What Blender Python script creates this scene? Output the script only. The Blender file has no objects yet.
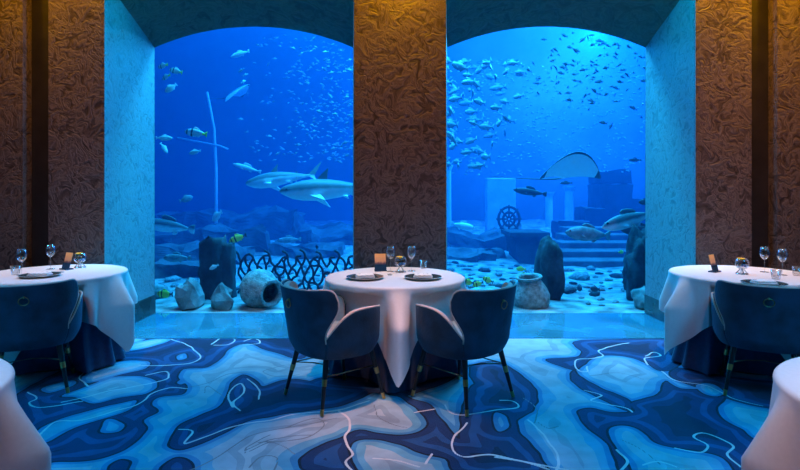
import bpy, bmesh, math, random
import numpy as np
from mathutils import Vector, Matrix, noise as mnoise

PI = math.pi
R = math.radians
sc = bpy.context.scene
C = sc.collection

# ------------------------------------------------------------------ camera
F_PX, YH, EYE = 548.0, 193.0, 1.41          # focal length in pixels, horizon row, eye height
cam_d = bpy.data.cameras.new('camera')
cam_d.sensor_width = 36.0
cam_d.lens = 36.0 * F_PX / 800.0
cam_d.shift_y = -(235.0 - YH) / 800.0
cam_d.clip_start = 0.05
cam_d.clip_end = 200
cam = bpy.data.objects.new('camera', cam_d)
cam.location = (0, 0, EYE)
cam.rotation_euler = (R(90), 0, 0)
C.objects.link(cam)
sc.camera = cam

def P(px, py, d):
    """photo pixel at a known distance -> point"""
    return Vector(((px - 400) * d / F_PX, d, EYE - (py - YH) * d / F_PX))
def G(px, py, z=0.0):
    """photo pixel lying on a level surface of height z -> point"""
    d = F_PX * (EYE - z) / (py - YH)
    return Vector(((px - 400) * d / F_PX, d, z))

# ------------------------------------------------------------------ world, exposure
sc.view_settings.view_transform = 'Standard'
sc.view_settings.look = 'None'
sc.view_settings.exposure = 0.0
sc.view_settings.gamma = 1.0
sc.view_settings.use_curve_mapping = False
w = bpy.data.worlds.new('world')
sc.world = w
w.use_nodes = True
w.node_tree.nodes['Background'].inputs[0].default_value = (0.01, 0.012, 0.02, 1)
w.node_tree.nodes['Background'].inputs[1].default_value = 0.3
sc.cycles.use_denoising = True
sc.cycles.volume_bounces = 1
sc.cycles.max_bounces = 8
sc.cycles.transparent_max_bounces = 24
sc.cycles.caustics_reflective = False
sc.cycles.caustics_refractive = False

# ------------------------------------------------------------------ main dimensions
D1, D2 = 5.33, 6.42          # room face of the window wall, glass plane
XO, XP1, XP2 = 2.875, 0.449, 0.552
SPR_G, APX_G = 3.115, 3.36   # arch at the glass
SPR_F, APX_F = 3.50, 3.78    # arch at the room face
CEIL = 4.4
ROOM_X, ROOM_BACK = 5.2, -2.6
TANK_X, TANK_BACK, TANK_TOP = 12.0, 19.0, 8.0

# ------------------------------------------------------------------ lights
def light(name, kind, loc, energy, color, size=0.2, size_y=None, target=None, spot=60, blend=0.6):
    l = bpy.data.lights.new(name, kind)
    l.energy = energy
    l.color = color
    if kind == 'AREA':
        l.shape = 'RECTANGLE'
        l.size = size
        l.size_y = size_y or size
    else:
        l.shadow_soft_size = size
    if kind == 'SPOT':
        l.spot_size = R(spot)
        l.spot_blend = blend
    o = bpy.data.objects.new(name, l)
    o.location = loc
    if target is not None:
        o.rotation_euler = (Vector(target) - Vector(loc)).to_track_quat('-Z', 'Y').to_euler()
    C.objects.link(o)
    return o

AQUA = (0.10, 0.55, 1.0)
# lamps over the water
light('tank_lamps', 'AREA', (3.4, 11.0, 7.6), 560, (0.02, 0.55, 1.0), 14, 8, target=(3.2, 11.0, 0))
light('tank_lamps_right', 'AREA', (5.5, 12.0, 7.6), 1250, (0.02, 0.78, 1.0), 7, 6, target=(4.5, 12.0, 0))
light('surface_glow', 'POINT', P(594, 36, 15.6), 2600, (0.06, 0.90, 1.0), 0.25)
light('surface_glow', 'POINT', P(305, 30, 13.0), 90, (0.04, 0.8, 1.0), 0.25)
# added fill at the far side of the tank, throwing blue onto the carpet
light('tank_fill_far', 'AREA', (0.0, 15.5, 7.4), 1700, (0.01, 0.60, 1.0), 14, 2.5, target=(0, 4.5, 0.5))
for sx in (-1, 1):           # unseen fill added above the glass, aimed into the room
    light('glass_side_fill', 'AREA', (sx * 1.7, 8.6, 7.2), 1300, (0.03, 0.72, 1.0), 3.0, 1.6, target=(sx * 2.2, 4.0, 0.3))
    # blue spots added under the ceiling to brighten the window reveals
    light('reveal_fill', 'SPOT', (sx * 0.62, 4.75, 4.1), 190, (0.0, 0.42, 1.0), 0.08, target=(sx * 2.9, 5.9, 1.7), spot=75, blend=0.8)
    # cyan fill added below the arch, standing in for light from the windows
    light('arch_fill', 'AREA', (sx * 1.66, D1 + 0.3, 3.55), 25, (0.0, 0.58, 1.0), 1.7, 0.12, target=(sx * 1.66, 3.6, 0.2))
    # blue overhead fill, added to tint carpet and chairs at the sides
    ml = light('blue_fill', 'AREA', (sx * 2.9, 1.1, 4.3), 62, (0.0, 0.44, 1.0), 2.4, 2.0, target=(sx * 2.2, 3.2, 0))
    ml.data.spread = R(75)
# amber lamps washing the tops of the piers
for px, e in ((-3.95, 150), (-3.1, 150), (0.0, 260), (3.1, 260), (3.95, 260)):
    light('pier_wash', 'SPOT', (px, D1 - 0.32, 4.25), e * 1.0, (1.0, 0.47, 0.0), 0.05, target=(px, D1 + 0.05, 3.0), spot=80, blend=1.0)
# table downlights
TABLES = [(-0.04, 4.365), (-2.88, 4.56), (2.82, 4.50), (-1.90, 1.74), (1.84, 1.72)]
for i, (tx, ty) in enumerate(TABLES):
    e = (290, 240, 260, 240, 270)[i]
    light('table_downlight', 'SPOT', (tx, ty - 0.30, 4.3), e, (1.0, 0.64, 0.54), 0.05, target=(tx, ty - 0.08, 0.75), spot=24, blend=0.7)
# rose downlights over the aisle in front of the middle table
for tx, ty, e in ((-0.10, 3.36, 620), (-0.6, 2.9, 160), (0.4, 2.8, 120)):
    light('aisle_downlight', 'SPOT', (tx, ty - 0.2, 4.3), e, (1.0, 0.44, 0.32), 0.05, target=(tx, ty, 0), spot=20, blend=1.0)
# added rose fill from the room side, lifting cloth fronts and chair backs
for tx, ty, gx, gy, e in ((0.1, 1.5, -0.04, 4.1, 150), (-1.6, 1.2, -2.9, 4.5, 60), (1.6, 1.2, 2.9, 4.5, 90), (0.3, 0.2, -1.9, 1.8, 110), (-0.3, 0.2, 1.85, 1.8, 300)):
    light('table_fill', 'SPOT', (tx, ty, 4.3), e, (1.0, 0.56, 0.48), 0.05, target=(gx, gy, 0.5), spot=24, blend=0.8)
# dim rose fill, added to bring up the plaster of the piers
for tx, e in ((-3.1, 50), (0.0, 60), (3.2, 110)):
    light('pier_fill', 'SPOT', (tx * 0.8, 2.6, 4.3), e, (1.0, 0.36, 0.32), 0.05, target=(tx * 1.05, D1, 1.5), spot=50, blend=1.0)

# ------------------------------------------------------------------ materials
MATS = {}
def new_mat(name):
    m = bpy.data.materials.new(name)
    m.use_nodes = True
    nt = m.node_tree
    for n in list(nt.nodes):
        nt.nodes.remove(n)
    out = nt.nodes.new('ShaderNodeOutputMaterial')
    MATS[name] = m
    return m, nt, out
def N(nt, typ, **kw):
    n = nt.nodes.new(typ)
    for k, v in kw.items():
        if k.startswith('i_'):
            n.inputs[k[2:].replace('_', ' ')].default_value = v
        else:
            setattr(n, k, v)
    return n
def ramp(nt, fac, stops, interp='LINEAR'):
    r = nt.nodes.new('ShaderNodeValToRGB')
    r.color_ramp.interpolation = interp
    el = r.color_ramp.elements
    while len(el) < len(stops):
        el.new(0.5)
    for e, (p, c) in zip(el, stops):
        e.position = p
        e.color = (*c, 1)
    nt.links.new(fac, r.inputs[0])
    return r.outputs[0]
def simple(name, col, rough=0.5, metal=0.0, var=0.25, scale=30.0, bump=0.0, bscale=None, sheen=0.0, spec=0.5, col2=None, coords='Object'):
    m, nt, out = new_mat(name)
    b = N(nt, 'ShaderNodeBsdfPrincipled')
    b.inputs['Roughness'].default_value = rough
    b.inputs['Metallic'].default_value = metal
    b.inputs['Specular IOR Level'].default_value = spec
    if sheen:
        b.inputs['Sheen Weight'].default_value = sheen
    tc = N(nt, 'ShaderNodeTexCoord')
    nz = N(nt, 'ShaderNodeTexNoise')
    nz.inputs['Scale'].default_value = scale
    nz.inputs['Detail'].default_value = 4
    nt.links.new(tc.outputs[coords], nz.inputs['Vector'])
    c2 = col2 or tuple(min(1, c * (1 + var)) for c in col)
    c1 = tuple(c * (1 - var) for c in col)
    nt.links.new(ramp(nt, nz.outputs['Fac'], [(0.3, c1), (0.7, c2)]), b.inputs['Base Color'])
    if bump:
        nb = N(nt, 'ShaderNodeTexNoise')
        nb.inputs['Scale'].default_value = bscale or scale * 2
        nb.inputs['Detail'].default_value = 5
        nt.links.new(tc.outputs[coords], nb.inputs['Vector'])
        bp = N(nt, 'ShaderNodeBump')
        bp.inputs['Strength'].default_value = bump
        bp.inputs['Distance'].default_value = 0.02
        nt.links.new(nb.outputs['Fac'], bp.inputs['Height'])
        nt.links.new(bp.outputs[0], b.inputs['Normal'])
    nt.links.new(b.outputs[0], out.inputs[0])
    return m

def plaster(name, dark, mid, light_, rough=0.55, scale=2.0, bump=0.6):
    """marbled plaster with swirling palette-knife strokes"""
    m, nt, out = new_mat(name)
    b = N(nt, 'ShaderNodeBsdfPrincipled')
    b.inputs['Roughness'].default_value = rough
    tc = N(nt, 'ShaderNodeTexCoord')
    n1 = N(nt, 'ShaderNodeTexNoise')
    n1.inputs['Scale'].default_value = scale * 1.6
    n1.inputs['Detail'].default_value = 2
    n1.inputs['Distortion'].default_value = 0.8
    nt.links.new(tc.outputs['Object'], n1.inputs['Vector'])
    mx = N(nt, 'ShaderNodeMix', data_type='VECTOR')
    mx.inputs['Factor'].default_value = 0.30
    nt.links.new(tc.outputs['Object'], mx.inputs[4])
    nt.links.new(n1.outputs['Color'], mx.inputs[5])
    n2 = N(nt, 'ShaderNodeTexNoise')
    n2.inputs['Scale'].default_value = scale * 4.0
    n2.inputs['Detail'].default_value = 3
    n2.inputs['Roughness'].default_value = 0.55
    n2.inputs['Distortion'].default_value = 2.2
    nt.links.new(mx.outputs[1], n2.inputs['Vector'])
    nt.links.new(ramp(nt, n2.outputs['Fac'], [(0.32, dark), (0.45, mid), (0.52, light_), (0.58, mid), (0.70, light_)]), b.inputs['Base Color'])
    bp = N(nt, 'ShaderNodeBump')
    bp.inputs['Strength'].default_value = bump
    bp.inputs['Distance'].default_value = 0.03
    nt.links.new(n2.outputs['Fac'], bp.inputs['Height'])
    nt.links.new(bp.outputs[0], b.inputs['Normal'])
    nt.links.new(b.outputs[0], out.inputs[0])
    return m

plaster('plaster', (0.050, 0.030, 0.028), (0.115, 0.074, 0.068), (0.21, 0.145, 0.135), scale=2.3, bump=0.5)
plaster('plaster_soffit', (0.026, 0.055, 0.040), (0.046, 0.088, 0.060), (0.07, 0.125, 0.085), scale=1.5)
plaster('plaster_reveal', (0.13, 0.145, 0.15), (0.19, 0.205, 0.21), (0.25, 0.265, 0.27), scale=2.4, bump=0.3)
simple('groove', (0.030, 0.022, 0.022), 0.5, var=0.3, scale=6)
simple('ceiling_paint', (0.10, 0.09, 0.09), 0.8, var=0.1)
simple('stone_dark', (0.045, 0.060, 0.062), 0.25, var=0.5, scale=4, bump=0.1)
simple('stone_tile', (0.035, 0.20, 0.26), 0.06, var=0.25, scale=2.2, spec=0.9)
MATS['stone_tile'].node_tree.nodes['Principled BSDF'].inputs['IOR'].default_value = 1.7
simple('cloth_white', (0.72, 0.67, 0.66), 0.85, var=0.03, scale=60, bump=0.05, bscale=400, sheen=0.15)
simple('cloth_navy', (0.012, 0.035, 0.105), 0.75, var=0.2, scale=40, bump=0.05, bscale=300, sheen=0.2)
simple('velvet', (0.009, 0.034, 0.066), 0.62, var=0.45, scale=9, bump=0.15, bscale=60, sheen=0.35)
MATS['velvet'].node_tree.nodes['Principled BSDF'].inputs['Sheen Tint'].default_value = (0.05, 0.22, 0.40, 1)
simple('lining', (0.55, 0.44, 0.38), 0.7, var=0.1, scale=30, bump=0.1, bscale=200, sheen=0.2)
simple('leg_black', (0.010, 0.011, 0.014), 0.32, var=0.3, scale=40)
simple('brass', (0.78, 0.46, 0.16), 0.28, metal=1.0, var=0.12, scale=40)
simple('bronze', (0.42, 0.27, 0.13), 0.32, metal=1.0, var=0.15, scale=40)
simple('rod_metal', (0.20, 0.15, 0.11), 0.35, metal=1.0, var=0.2)
simple('porcelain_dark', (0.035, 0.055, 0.060), 0.16, var=0.3, scale=20)
simple('porcelain_white', (0.80, 0.78, 0.76), 0.2, var=0.04)
simple('napkin', (0.84, 0.79, 0.77), 0.9, var=0.04, scale=60, bump=0.1, bscale=300)
simple('card_dark', (0.03, 0.035, 0.06), 0.5, var=0.3)
simple('acrylic_blue', (0.02, 0.06, 0.12), 0.1, var=0.2)
simple('petal_yellow', (0.85, 0.52, 0.03), 0.6, var=0.2, scale=60)
simple('pebble_black', (0.012, 0.014, 0.02), 0.2, var=0.4, scale=60)
simple('petal_blue', (0.04, 0.20, 0.55), 0.5, var=0.3, scale=60)
simple('wood_dark', (0.05, 0.035, 0.025), 0.5, var=0.3, scale=8)
# aquarium
simple('sand', (0.27, 0.28, 0.26), 0.95, var=0.65, scale=4.5, bump=0.5, bscale=6)
simple('reef_rock', (0.22, 0.25, 0.24), 0.95, var=0.6, scale=5, bump=0.8, bscale=14)
simple('reef_rock_dark', (0.035, 0.045, 0.05), 0.95, var=0.6, scale=4, bump=0.8, bscale=14)
simple('ruin_stone', (0.085, 0.095, 0.10), 0.95, var=0.4, scale=3, bump=0.6, bscale=8)
simple('ruin_dark', (0.030, 0.035, 0.045), 0.95, var=0.4, scale=3, bump=0.6, bscale=8)
simple('ruin_pale', (0.62, 0.64, 0.62), 0.95, var=0.15, scale=3, bump=0.3, bscale=8)
simple('tank_wall', (0.15, 0.17, 0.18), 0.95, var=0.25, scale=0.5, bump=0.6, bscale=2)
simple('clay', (0.30, 0.31, 0.28), 0.95, var=0.5, scale=16, bump=0.9, bscale=45)
simple('iron_dark', (0.012, 0.016, 0.022), 0.7, var=0.4, scale=20)
simple('fish_far', (0.27, 0.33, 0.35), 0.5, var=0.3, scale=5)
simple('fish_school_silver', (0.17, 0.23, 0.26), 0.45, var=0.35, scale=5)
simple('fish_silver', (0.55, 0.60, 0.60), 0.4, var=0.2, scale=8)
simple('fish_dark', (0.030, 0.040, 0.050), 0.5, var=0.3, scale=8)
simple('fish_grey', (0.22, 0.26, 0.26), 0.45, var=0.35, scale=14)
simple('fish_yellow', (0.75, 0.72, 0.08), 0.5, var=0.2, scale=8)
simple('fish_eye', (0.01, 0.01, 0.012), 0.2, var=0.1)

def countershade(name, top, belly, z0, z1, scale=8):
    """animal skin: dark back, pale belly (colour of the animal itself)"""
    m, nt, out = new_mat(name)
    b = N(nt, 'ShaderNodeBsdfPrincipled')
    b.inputs['Roughness'].default_value = 0.5
    tc = N(nt, 'ShaderNodeTexCoord')
    sp = N(nt, 'ShaderNodeSeparateXYZ')
    nt.links.new(tc.outputs['Object'], sp.inputs[0])
    nz = N(nt, 'ShaderNodeTexNoise')
    nz.inputs['Scale'].default_value = scale
    nt.links.new(tc.outputs['Object'], nz.inputs['Vector'])
    mr = N(nt, 'ShaderNodeMapRange')
    mr.inputs['From Min'].default_value = z0
    mr.inputs['From Max'].default_value = z1
    nt.links.new(sp.outputs['Z'], mr.inputs['Value'])
    ad = N(nt, 'ShaderNodeMath', operation='MULTIPLY_ADD')
    ad.inputs[1].default_value = 0.3
    nt.links.new(nz.outputs['Fac'], ad.inputs[0])
    nt.links.new(mr.outputs[0], ad.inputs[2])
    nt.links.new(ramp(nt, ad.outputs[0], [(0.45, belly), (0.75, top)]), b.inputs['Base Color'])
    nt.links.new(b.outputs[0], out.inputs[0])
    return m
countershade('shark_skin', (0.11, 0.14, 0.15), (0.75, 0.76, 0.74), -0.05, 0.07)
countershade('ray_skin', (0.05, 0.06, 0.07), (0.80, 0.82, 0.80), -0.03, 0.05)

def banded(name, base, band, tail):
    m, nt, out = new_mat(name)
    b = N(nt, 'ShaderNodeBsdfPrincipled')
    b.inputs['Roughness'].default_value = 0.45
    tc = N(nt, 'ShaderNodeTexCoord')
    sp = N(nt, 'ShaderNodeSeparateXYZ')
    nt.links.new(tc.outputs['Generated'], sp.inputs[0])
    nt.links.new(ramp(nt, sp.outputs['X'], [(0.0, tail), (0.22, tail), (0.24, base), (0.62, base), (0.64, band), (0.70, band), (0.72, base), (0.84, base), (0.86, band), (0.90, band), (0.91, base)]), b.inputs['Base Color'])
    nt.links.new(b.outputs[0], out.inputs[0])
banded('fish_bream', (0.55, 0.60, 0.58), (0.04, 0.05, 0.06), (0.85, 0.80, 0.06))
banded('fish_sergeant', (0.70, 0.66, 0.10), (0.02, 0.02, 0.03), (0.05, 0.06, 0.07))

def glass_mat(name, tint=(1, 1, 1), gloss=0.08, rough=0.0, facing=0.25):
    m, nt, out = new_mat(name)
    t = N(nt, 'ShaderNodeBsdfTransparent')
    t.inputs[0].default_value = (*tint, 1)
    g = N(nt, 'ShaderNodeBsdfGlossy')
    g.inputs['Roughness'].default_value = rough
    lw = N(nt, 'ShaderNodeLayerWeight')
    lw.inputs['Blend'].default_value = facing
    ml = N(nt, 'ShaderNodeMath', operation='MULTIPLY_ADD')
    ml.inputs[1].default_value = 0.75
    ml.inputs[2].default_value = gloss
    nt.links.new(lw.outputs['Facing'], ml.inputs[0])
    mx = N(nt, 'ShaderNodeMixShader')
    nt.links.new(ml.outputs[0], mx.inputs[0])
    nt.links.new(t.outputs[0], mx.inputs[1])
    nt.links.new(g.outputs[0], mx.inputs[2])
    nt.links.new(mx.outputs[0], out.inputs[0])
    return m
glass_mat('pane_glass', (0.97, 0.99, 1.0), 0.0006, 0.0, 0.004)
glass_mat('drink_glass', (0.95, 0.96, 0.98), 0.05, 0.02, 0.3)

def card_mat():
    """printed menu card: warm landscape above a dark band"""
    m, nt, out = new_mat('card_print')
    b = N(nt, 'ShaderNodeBsdfPrincipled')
    b.inputs['Roughness'].default_value = 0.4
    tc = N(nt, 'ShaderNodeTexCoord')
    sp = N(nt, 'ShaderNodeSeparateXYZ')
    nt.links.new(tc.outputs['Generated'], sp.inputs[0])
    nz = N(nt, 'ShaderNodeTexNoise')
    nz.inputs['Scale'].default_value = 5
    nt.links.new(tc.outputs['Generated'], nz.inputs['Vector'])
    ad = N(nt, 'ShaderNodeMath', operation='MULTIPLY_ADD')
    ad.inputs[1].default_value = 0.25
    nt.links.new(nz.outputs['Fac'], ad.inputs[0])
    nt.links.new(sp.outputs['Z'], ad.inputs[2])
    nt.links.new(ramp(nt, ad.outputs[0], [(0.40, (0.05, 0.04, 0.09)), (0.52, (0.16, 0.09, 0.10)), (0.66, (0.75, 0.38, 0.20)), (1.0, (0.95, 0.50, 0.18))]), b.inputs['Base Color'])
    nt.links.new(b.outputs[0], out.inputs[0])
card_mat()

def carpet_mat():
    m, nt, out = new_mat('carpet')
    b = N(nt, 'ShaderNodeBsdfPrincipled')
    b.inputs['Roughness'].default_value = 0.95
    b.inputs['Specular IOR Level'].default_value = 0.15
    b.inputs['Sheen Weight'].default_value = 0.15
    def attr(n):
        a = N(nt, 'ShaderNodeAttribute')
        a.attribute_name = n
        return a.outputs['Fac']
    f = attr('tone')
    navy, deep, blue, mid, lite, pale = (0.005, 0.016, 0.060), (0.008, 0.034, 0.12), (0.014, 0.080, 0.23), (0.045, 0.24, 0.46), (0.13, 0.38, 0.54), (0.33, 0.47, 0.55)
    col = ramp(nt, f, [(0.0, navy), (0.22, deep), (0.33, blue), (0.40, deep), (0.478, (0.004, 0.009, 0.030)), (0.502, mid), (0.55, lite), (0.63, pale), (0.78, (0.27, 0.38, 0.45)), (0.86, (0.42, 0.52, 0.57))], 'CONSTANT')
    def line_over(base, name, width, colour):
        a = N(nt, 'ShaderNodeMath', operation='LESS_THAN')
        a.inputs[1].default_value = width
        nt.links.new(attr(name), a.inputs[0])
        mx = N(nt, 'ShaderNodeMix', data_type='RGBA')
        nt.links.new(a.outputs[0], mx.inputs['Factor'])
        nt.links.new(base, mx.inputs[6])
        mx.inputs[7].default_value = (*colour, 1)
        return mx.outputs[2]
    col = line_over(col, 'line_b', 1.0, (0.18, 0.24, 0.28))
    col = line_over(col, 'line_a', 1.0, (0.66, 0.68, 0.68))
    tc = N(nt, 'ShaderNodeTexCoord')
    nz = N(nt, 'ShaderNodeTexNoise')
    nz.inputs['Scale'].default_value = 7
    nz.inputs['Detail'].default_value = 6
    nt.links.new(tc.outputs['Object'], nz.inputs['Vector'])
    mu = N(nt, 'ShaderNodeMix', data_type='RGBA', blend_type='MULTIPLY')
    mu.inputs['Factor'].default_value = 0.55
    nt.links.new(col, mu.inputs[6])
    nt.links.new(ramp(nt, nz.outputs['Fac'], [(0.35, (0.62, 0.62, 0.62)), (0.65, (1, 1, 1))]), mu.inputs[7])
    nt.links.new(mu.outputs[2], b.inputs['Base Color'])
    nb = N(nt, 'ShaderNodeTexNoise')
    nb.inputs['Scale'].default_value = 260
    nt.links.new(tc.outputs['Object'], nb.inputs['Vector'])
    bp = N(nt, 'ShaderNodeBump')
    bp.inputs['Strength'].default_value = 0.25
    bp.inputs['Distance'].default_value = 0.01
    nt.links.new(nb.outputs['Fac'], bp.inputs['Height'])
    nt.links.new(bp.outputs[0], b.inputs['Normal'])
    nt.links.new(b.outputs[0], out.inputs[0])
carpet_mat()

def water_mat():
    m, nt, out = new_mat('water')
    s = N(nt, 'ShaderNodeVolumeScatter')
    s.inputs['Color'].default_value = (0.02, 0.38, 1.0, 1)
    s.inputs['Density'].default_value = 0.030
    s.inputs['Anisotropy'].default_value = 0.0
    a = N(nt, 'ShaderNodeVolumeAbsorption')
    a.inputs['Color'].default_value = (0.0, 0.28, 0.95, 1)
    a.inputs['Density'].default_value = 0.11
    ad = N(nt, 'ShaderNodeAddShader')
    nt.links.new(s.outputs[0], ad.inputs[0])
    nt.links.new(a.outputs[0], ad.inputs[1])
    nt.links.new(ad.outputs[0], out.inputs['Volume'])
water_mat()

# ------------------------------------------------------------------ object helpers
def obj(name, bm, mat, parent=None, smooth=True, loc=None, recalc=True):
    me = bpy.data.meshes.new(name)
    if recalc:
        bmesh.ops.recalc_face_normals(bm, faces=bm.faces)
    bm.to_mesh(me)
    bm.free()
    if smooth:
        me.polygons.foreach_set('use_smooth', [True] * len(me.polygons))
    for mm in (mat if isinstance(mat, (list, tuple)) else [mat]):
        me.materials.append(MATS[mm])
    o = bpy.data.objects.new(name, me)
    C.objects.link(o)
    if parent:
        o.parent = parent
    if loc is not None:
        o.location = loc
    return o
def tag(o, label, cat, group=None, kind=None):
    o['label'] = label
    if cat:
        o['category'] = cat
    if group:
        o['group'] = group
    if kind:
        o['kind'] = kind
    return o
def struct(o, label=None):
    o['kind'] = 'structure'
    if label:
        o['label'] = label
    return o
def thing(name, label, cat, loc=(0, 0, 0), rz=0.0, group=None):
    o = bpy.data.objects.new(name, None)
    o.empty_display_size = 0.1
    C.objects.link(o)
    o.location = loc
    o.rotation_euler = (0, 0, rz)
    return tag(o, label, cat, group)
def copy_tree(o, parent=None):
    c = o.copy()
    C.objects.link(c)
    c.parent = parent
    for ch in o.children:
        copy_tree(ch, c)
    return c
def sharp(o, deg=35):
    o.data.set_sharp_from_angle(angle=R(deg))
    return o

def box(bm, x0, x1, y0, y1, z0, z1, bevel=0.0):
    r = bmesh.ops.create_cube(bm, size=1.0)
    vs = r['verts']
    bmesh.ops.transform(bm, matrix=Matrix.Translation(((x0 + x1) / 2, (y0 + y1) / 2, (z0 + z1) / 2)) @ Matrix.Diagonal((x1 - x0, y1 - y0, z1 - z0, 1)), verts=vs)
    if bevel:
        es = list({e for v in vs for e in v.link_edges})
        bmesh.ops.bevel(bm, geom=es, offset=bevel, segments=2, affect='EDGES', profile=0.6)
    return bm
def lathe(bm, prof, n=24, cap=False):
    rings = []
    for r, z in prof:
        if r < 1e-6:
            rings.append([bm.verts.new((0, 0, z))])
        else:
            rings.append([bm.verts.new((r * math.cos(2 * PI * k / n), r * math.sin(2 * PI * k / n), z)) for k in range(n)])
    for a, b in zip(rings, rings[1:]):
        for k in range(n):
            k2 = (k + 1) % n
            if len(a) == 1 and len(b) == 1:
                continue
            if len(a) == 1:
                bm.faces.new((a[0], b[k], b[k2]))
            elif len(b) == 1:
                bm.faces.new((a[k], a[k2], b[0]))
            else:
                bm.faces.new((a[k], a[k2], b[k2], b[k]))
    return bm
def tube(bm, pts, rad, n=8, closed=False, cap=True):
    pts = [Vector(p) for p in pts]
    rads = rad if isinstance(rad, (list, tuple)) else [rad] * len(pts)
    L = len(pts)
    rings = []
    ref = None
    for i, p in enumerate(pts):
        a = pts[(i - 1) % L] if (closed or i > 0) else p
        b = pts[(i + 1) % L] if (closed or i < L - 1) else p
        t = (b - a).normalized()
        if ref is None:
            ref = t.orthogonal().normalized()
        u = (ref - t * ref.dot(t))
        u = u.normalized() if u.length > 1e-6 else t.orthogonal().normalized()
        ref = u
        v = t.cross(u)
        rings.append([bm.verts.new(p + rads[i] * (math.cos(2 * PI * k / n) * u + math.sin(2 * PI * k / n) * v)) for k in range(n)])
    pairs = list(zip(rings, rings[1:])) + ([(rings[-1], rings[0])] if closed else [])
    for a, b in pairs:
        for k in range(n):
            bm.faces.new((a[k], a[(k + 1) % n], b[(k + 1) % n], b[k]))
    if cap and not closed:
        bm.faces.new(rings[0])
        bm.faces.new(rings[-1])
    return bm
def skin(bm, loops, closed_loop=True, cap=True):
    """skin a list of equal-length point loops"""
    vs = [[bm.verts.new(p) for p in lp] for lp in loops]
    n = len(vs[0])
    for a, b in zip(vs, vs[1:]):
        for k in range(n if closed_loop else n - 1):
            k2 = (k + 1) % n
            bm.faces.new((a[k], a[k2], b[k2], b[k]))
    if cap and closed_loop:
        bm.faces.new(vs[0])
        bm.faces.new(vs[-1])
    return vs

# ------------------------------------------------------------------ numpy noise for the carpet
_rng = np.random.default_rng(7)
_perm = _rng.permutation(256)
_grad = np.stack([np.cos(np.arange(256) * 2.399963), np.sin(np.arange(256) * 2.399963)], -1)
def pnoise(x, y):
    xi, yi = np.floor(x).astype(int), np.floor(y).astype(int)
    xf, yf = x - xi, y - yi
    def g(ix, iy, dx, dy):
        h = _perm[(_perm[ix & 255] + iy) & 255]
        return _grad[h, 0] * dx + _grad[h, 1] * dy
    u, v = xf ** 3 * (xf * (xf * 6 - 15) + 10), yf ** 3 * (yf * (yf * 6 - 15) + 10)
    a = g(xi, yi, xf, yf) * (1 - u) + g(xi + 1, yi, xf - 1, yf) * u
    b = g(xi, yi + 1, xf, yf - 1) * (1 - u) + g(xi + 1, yi + 1, xf - 1, yf - 1) * u
    return (a * (1 - v) + b * v) * 1.4

# ------------------------------------------------------------------ the setting: carpet floor
# the printed pattern, drawn as outlines on the carpet. Points are read off three crops of the photograph
# (origin of the crop, 2.667 px per photo pixel) and projected to the floor.
CROP = {'A': (0, 330), 'B': (250, 330), 'C': (500, 300)}
DARK = [
    ('A', [(930, 150), (800, 132), (745, 135), (700, 150), (680, 130), (650, 118), (620, 135), (605, 165), (590, 200), (540, 225), (480, 250), (455, 280), (450, 310), (480, 320), (540, 305), (600, 275), (660, 245), (720, 232), (800, 218), (900, 205), (980, 175), (1010, 155)]),
    ('A', [(440, 12), (620, 12), (800, 12), (830, 50), (800, 78), (740, 62), (700, 50), (660, 36), (610, 52), (590, 76), (552, 100), (490, 105), (478, 130), (502, 152), (488, 172), (420, 180), (408, 200), (422, 216), (385, 240), (397, 266), (360, 302), (320, 327), (250, 346), (150, 353), (40, 356), (20, 290), (60, 240), (40, 190), (60, 160), (180, 100), (280, 62), (350, 40)]),
    ('A', [(290, 362), (318, 344), (350, 352), (345, 373), (330, 395), (290, 390)]),
    ('A', [(425, 366), (468, 338), (507, 345), (516, 375), (480, 400), (430, 395)]),
    ('B', [(345, 165), (400, 180), (440, 208), (468, 240), (462, 264), (420, 280), (350, 276), (290, 266), (250, 284), (200, 300), (152, 325), (128, 350), (150, 376), (280, 380), (266, 340), (270, 312), (300, 292), (340, 296), (400, 310), (460, 330), (520, 345), (545, 378), (650, 400), (780, 390), (762, 342), (705, 320), (690, 292), (700, 262), (640, 282), (570, 290), (540, 270), (510, 235), (482, 200), (440, 184), (400, 170)]),
    ('B', [(585, 98), (660, 84), (725, 120), (768, 170), (752, 214), (712, 246), (700, 296), (664, 276), (690, 236), (700, 212), (660, 200), (618, 180), (598, 150)]),
    ('B', [(150, 140), (330, 100), (450, 112), (560, 105), (530, 138), (450, 166), (400, 178), (340, 168), (250, 160)]),
    ('C', [(-60, 215), (40, 214), (80, 230), (102, 265), (90, 296), (56, 310), (50, 340), (80, 380), (112, 420), (134, 462), (60, 480), (-80, 470), (-110, 380), (-100, 280)]),
    ('C', [(195, 110), (320, 104), (450, 104), (450, 125), (482, 150), (472, 180), (430, 190), (390, 170), (340, 152), (270, 148), (235, 165), (202, 187), (150, 173), (120, 158), (200, 152), (216, 138)]),
    ('C', [(205, 298), (240, 288), (300, 298), (352, 296), (345, 275), (380, 262), (420, 250), (442, 215), (480, 235), (560, 240), (604, 260), (582, 285), (598, 320), (650, 345), (672, 365), (720, 400), (760, 460), (640, 470), (600, 425), (540, 405), (460, 395), (410, 378), (370, 345), (320, 333), (292, 346), (297, 380), (337, 430), (350, 470), (318, 470), (304, 420), (270, 370), (225, 335)]),
    ('C', [(196, 186), (225, 210), (285, 240), (350, 270), (345, 298), (275, 268), (215, 236), (186, 210)]),
    ('C', [(470, 180), (560, 195), (700, 215), (900, 230), (900, 300), (720, 290), (620, 268), (560, 245), (500, 225), (450, 200)]),
]
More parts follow.
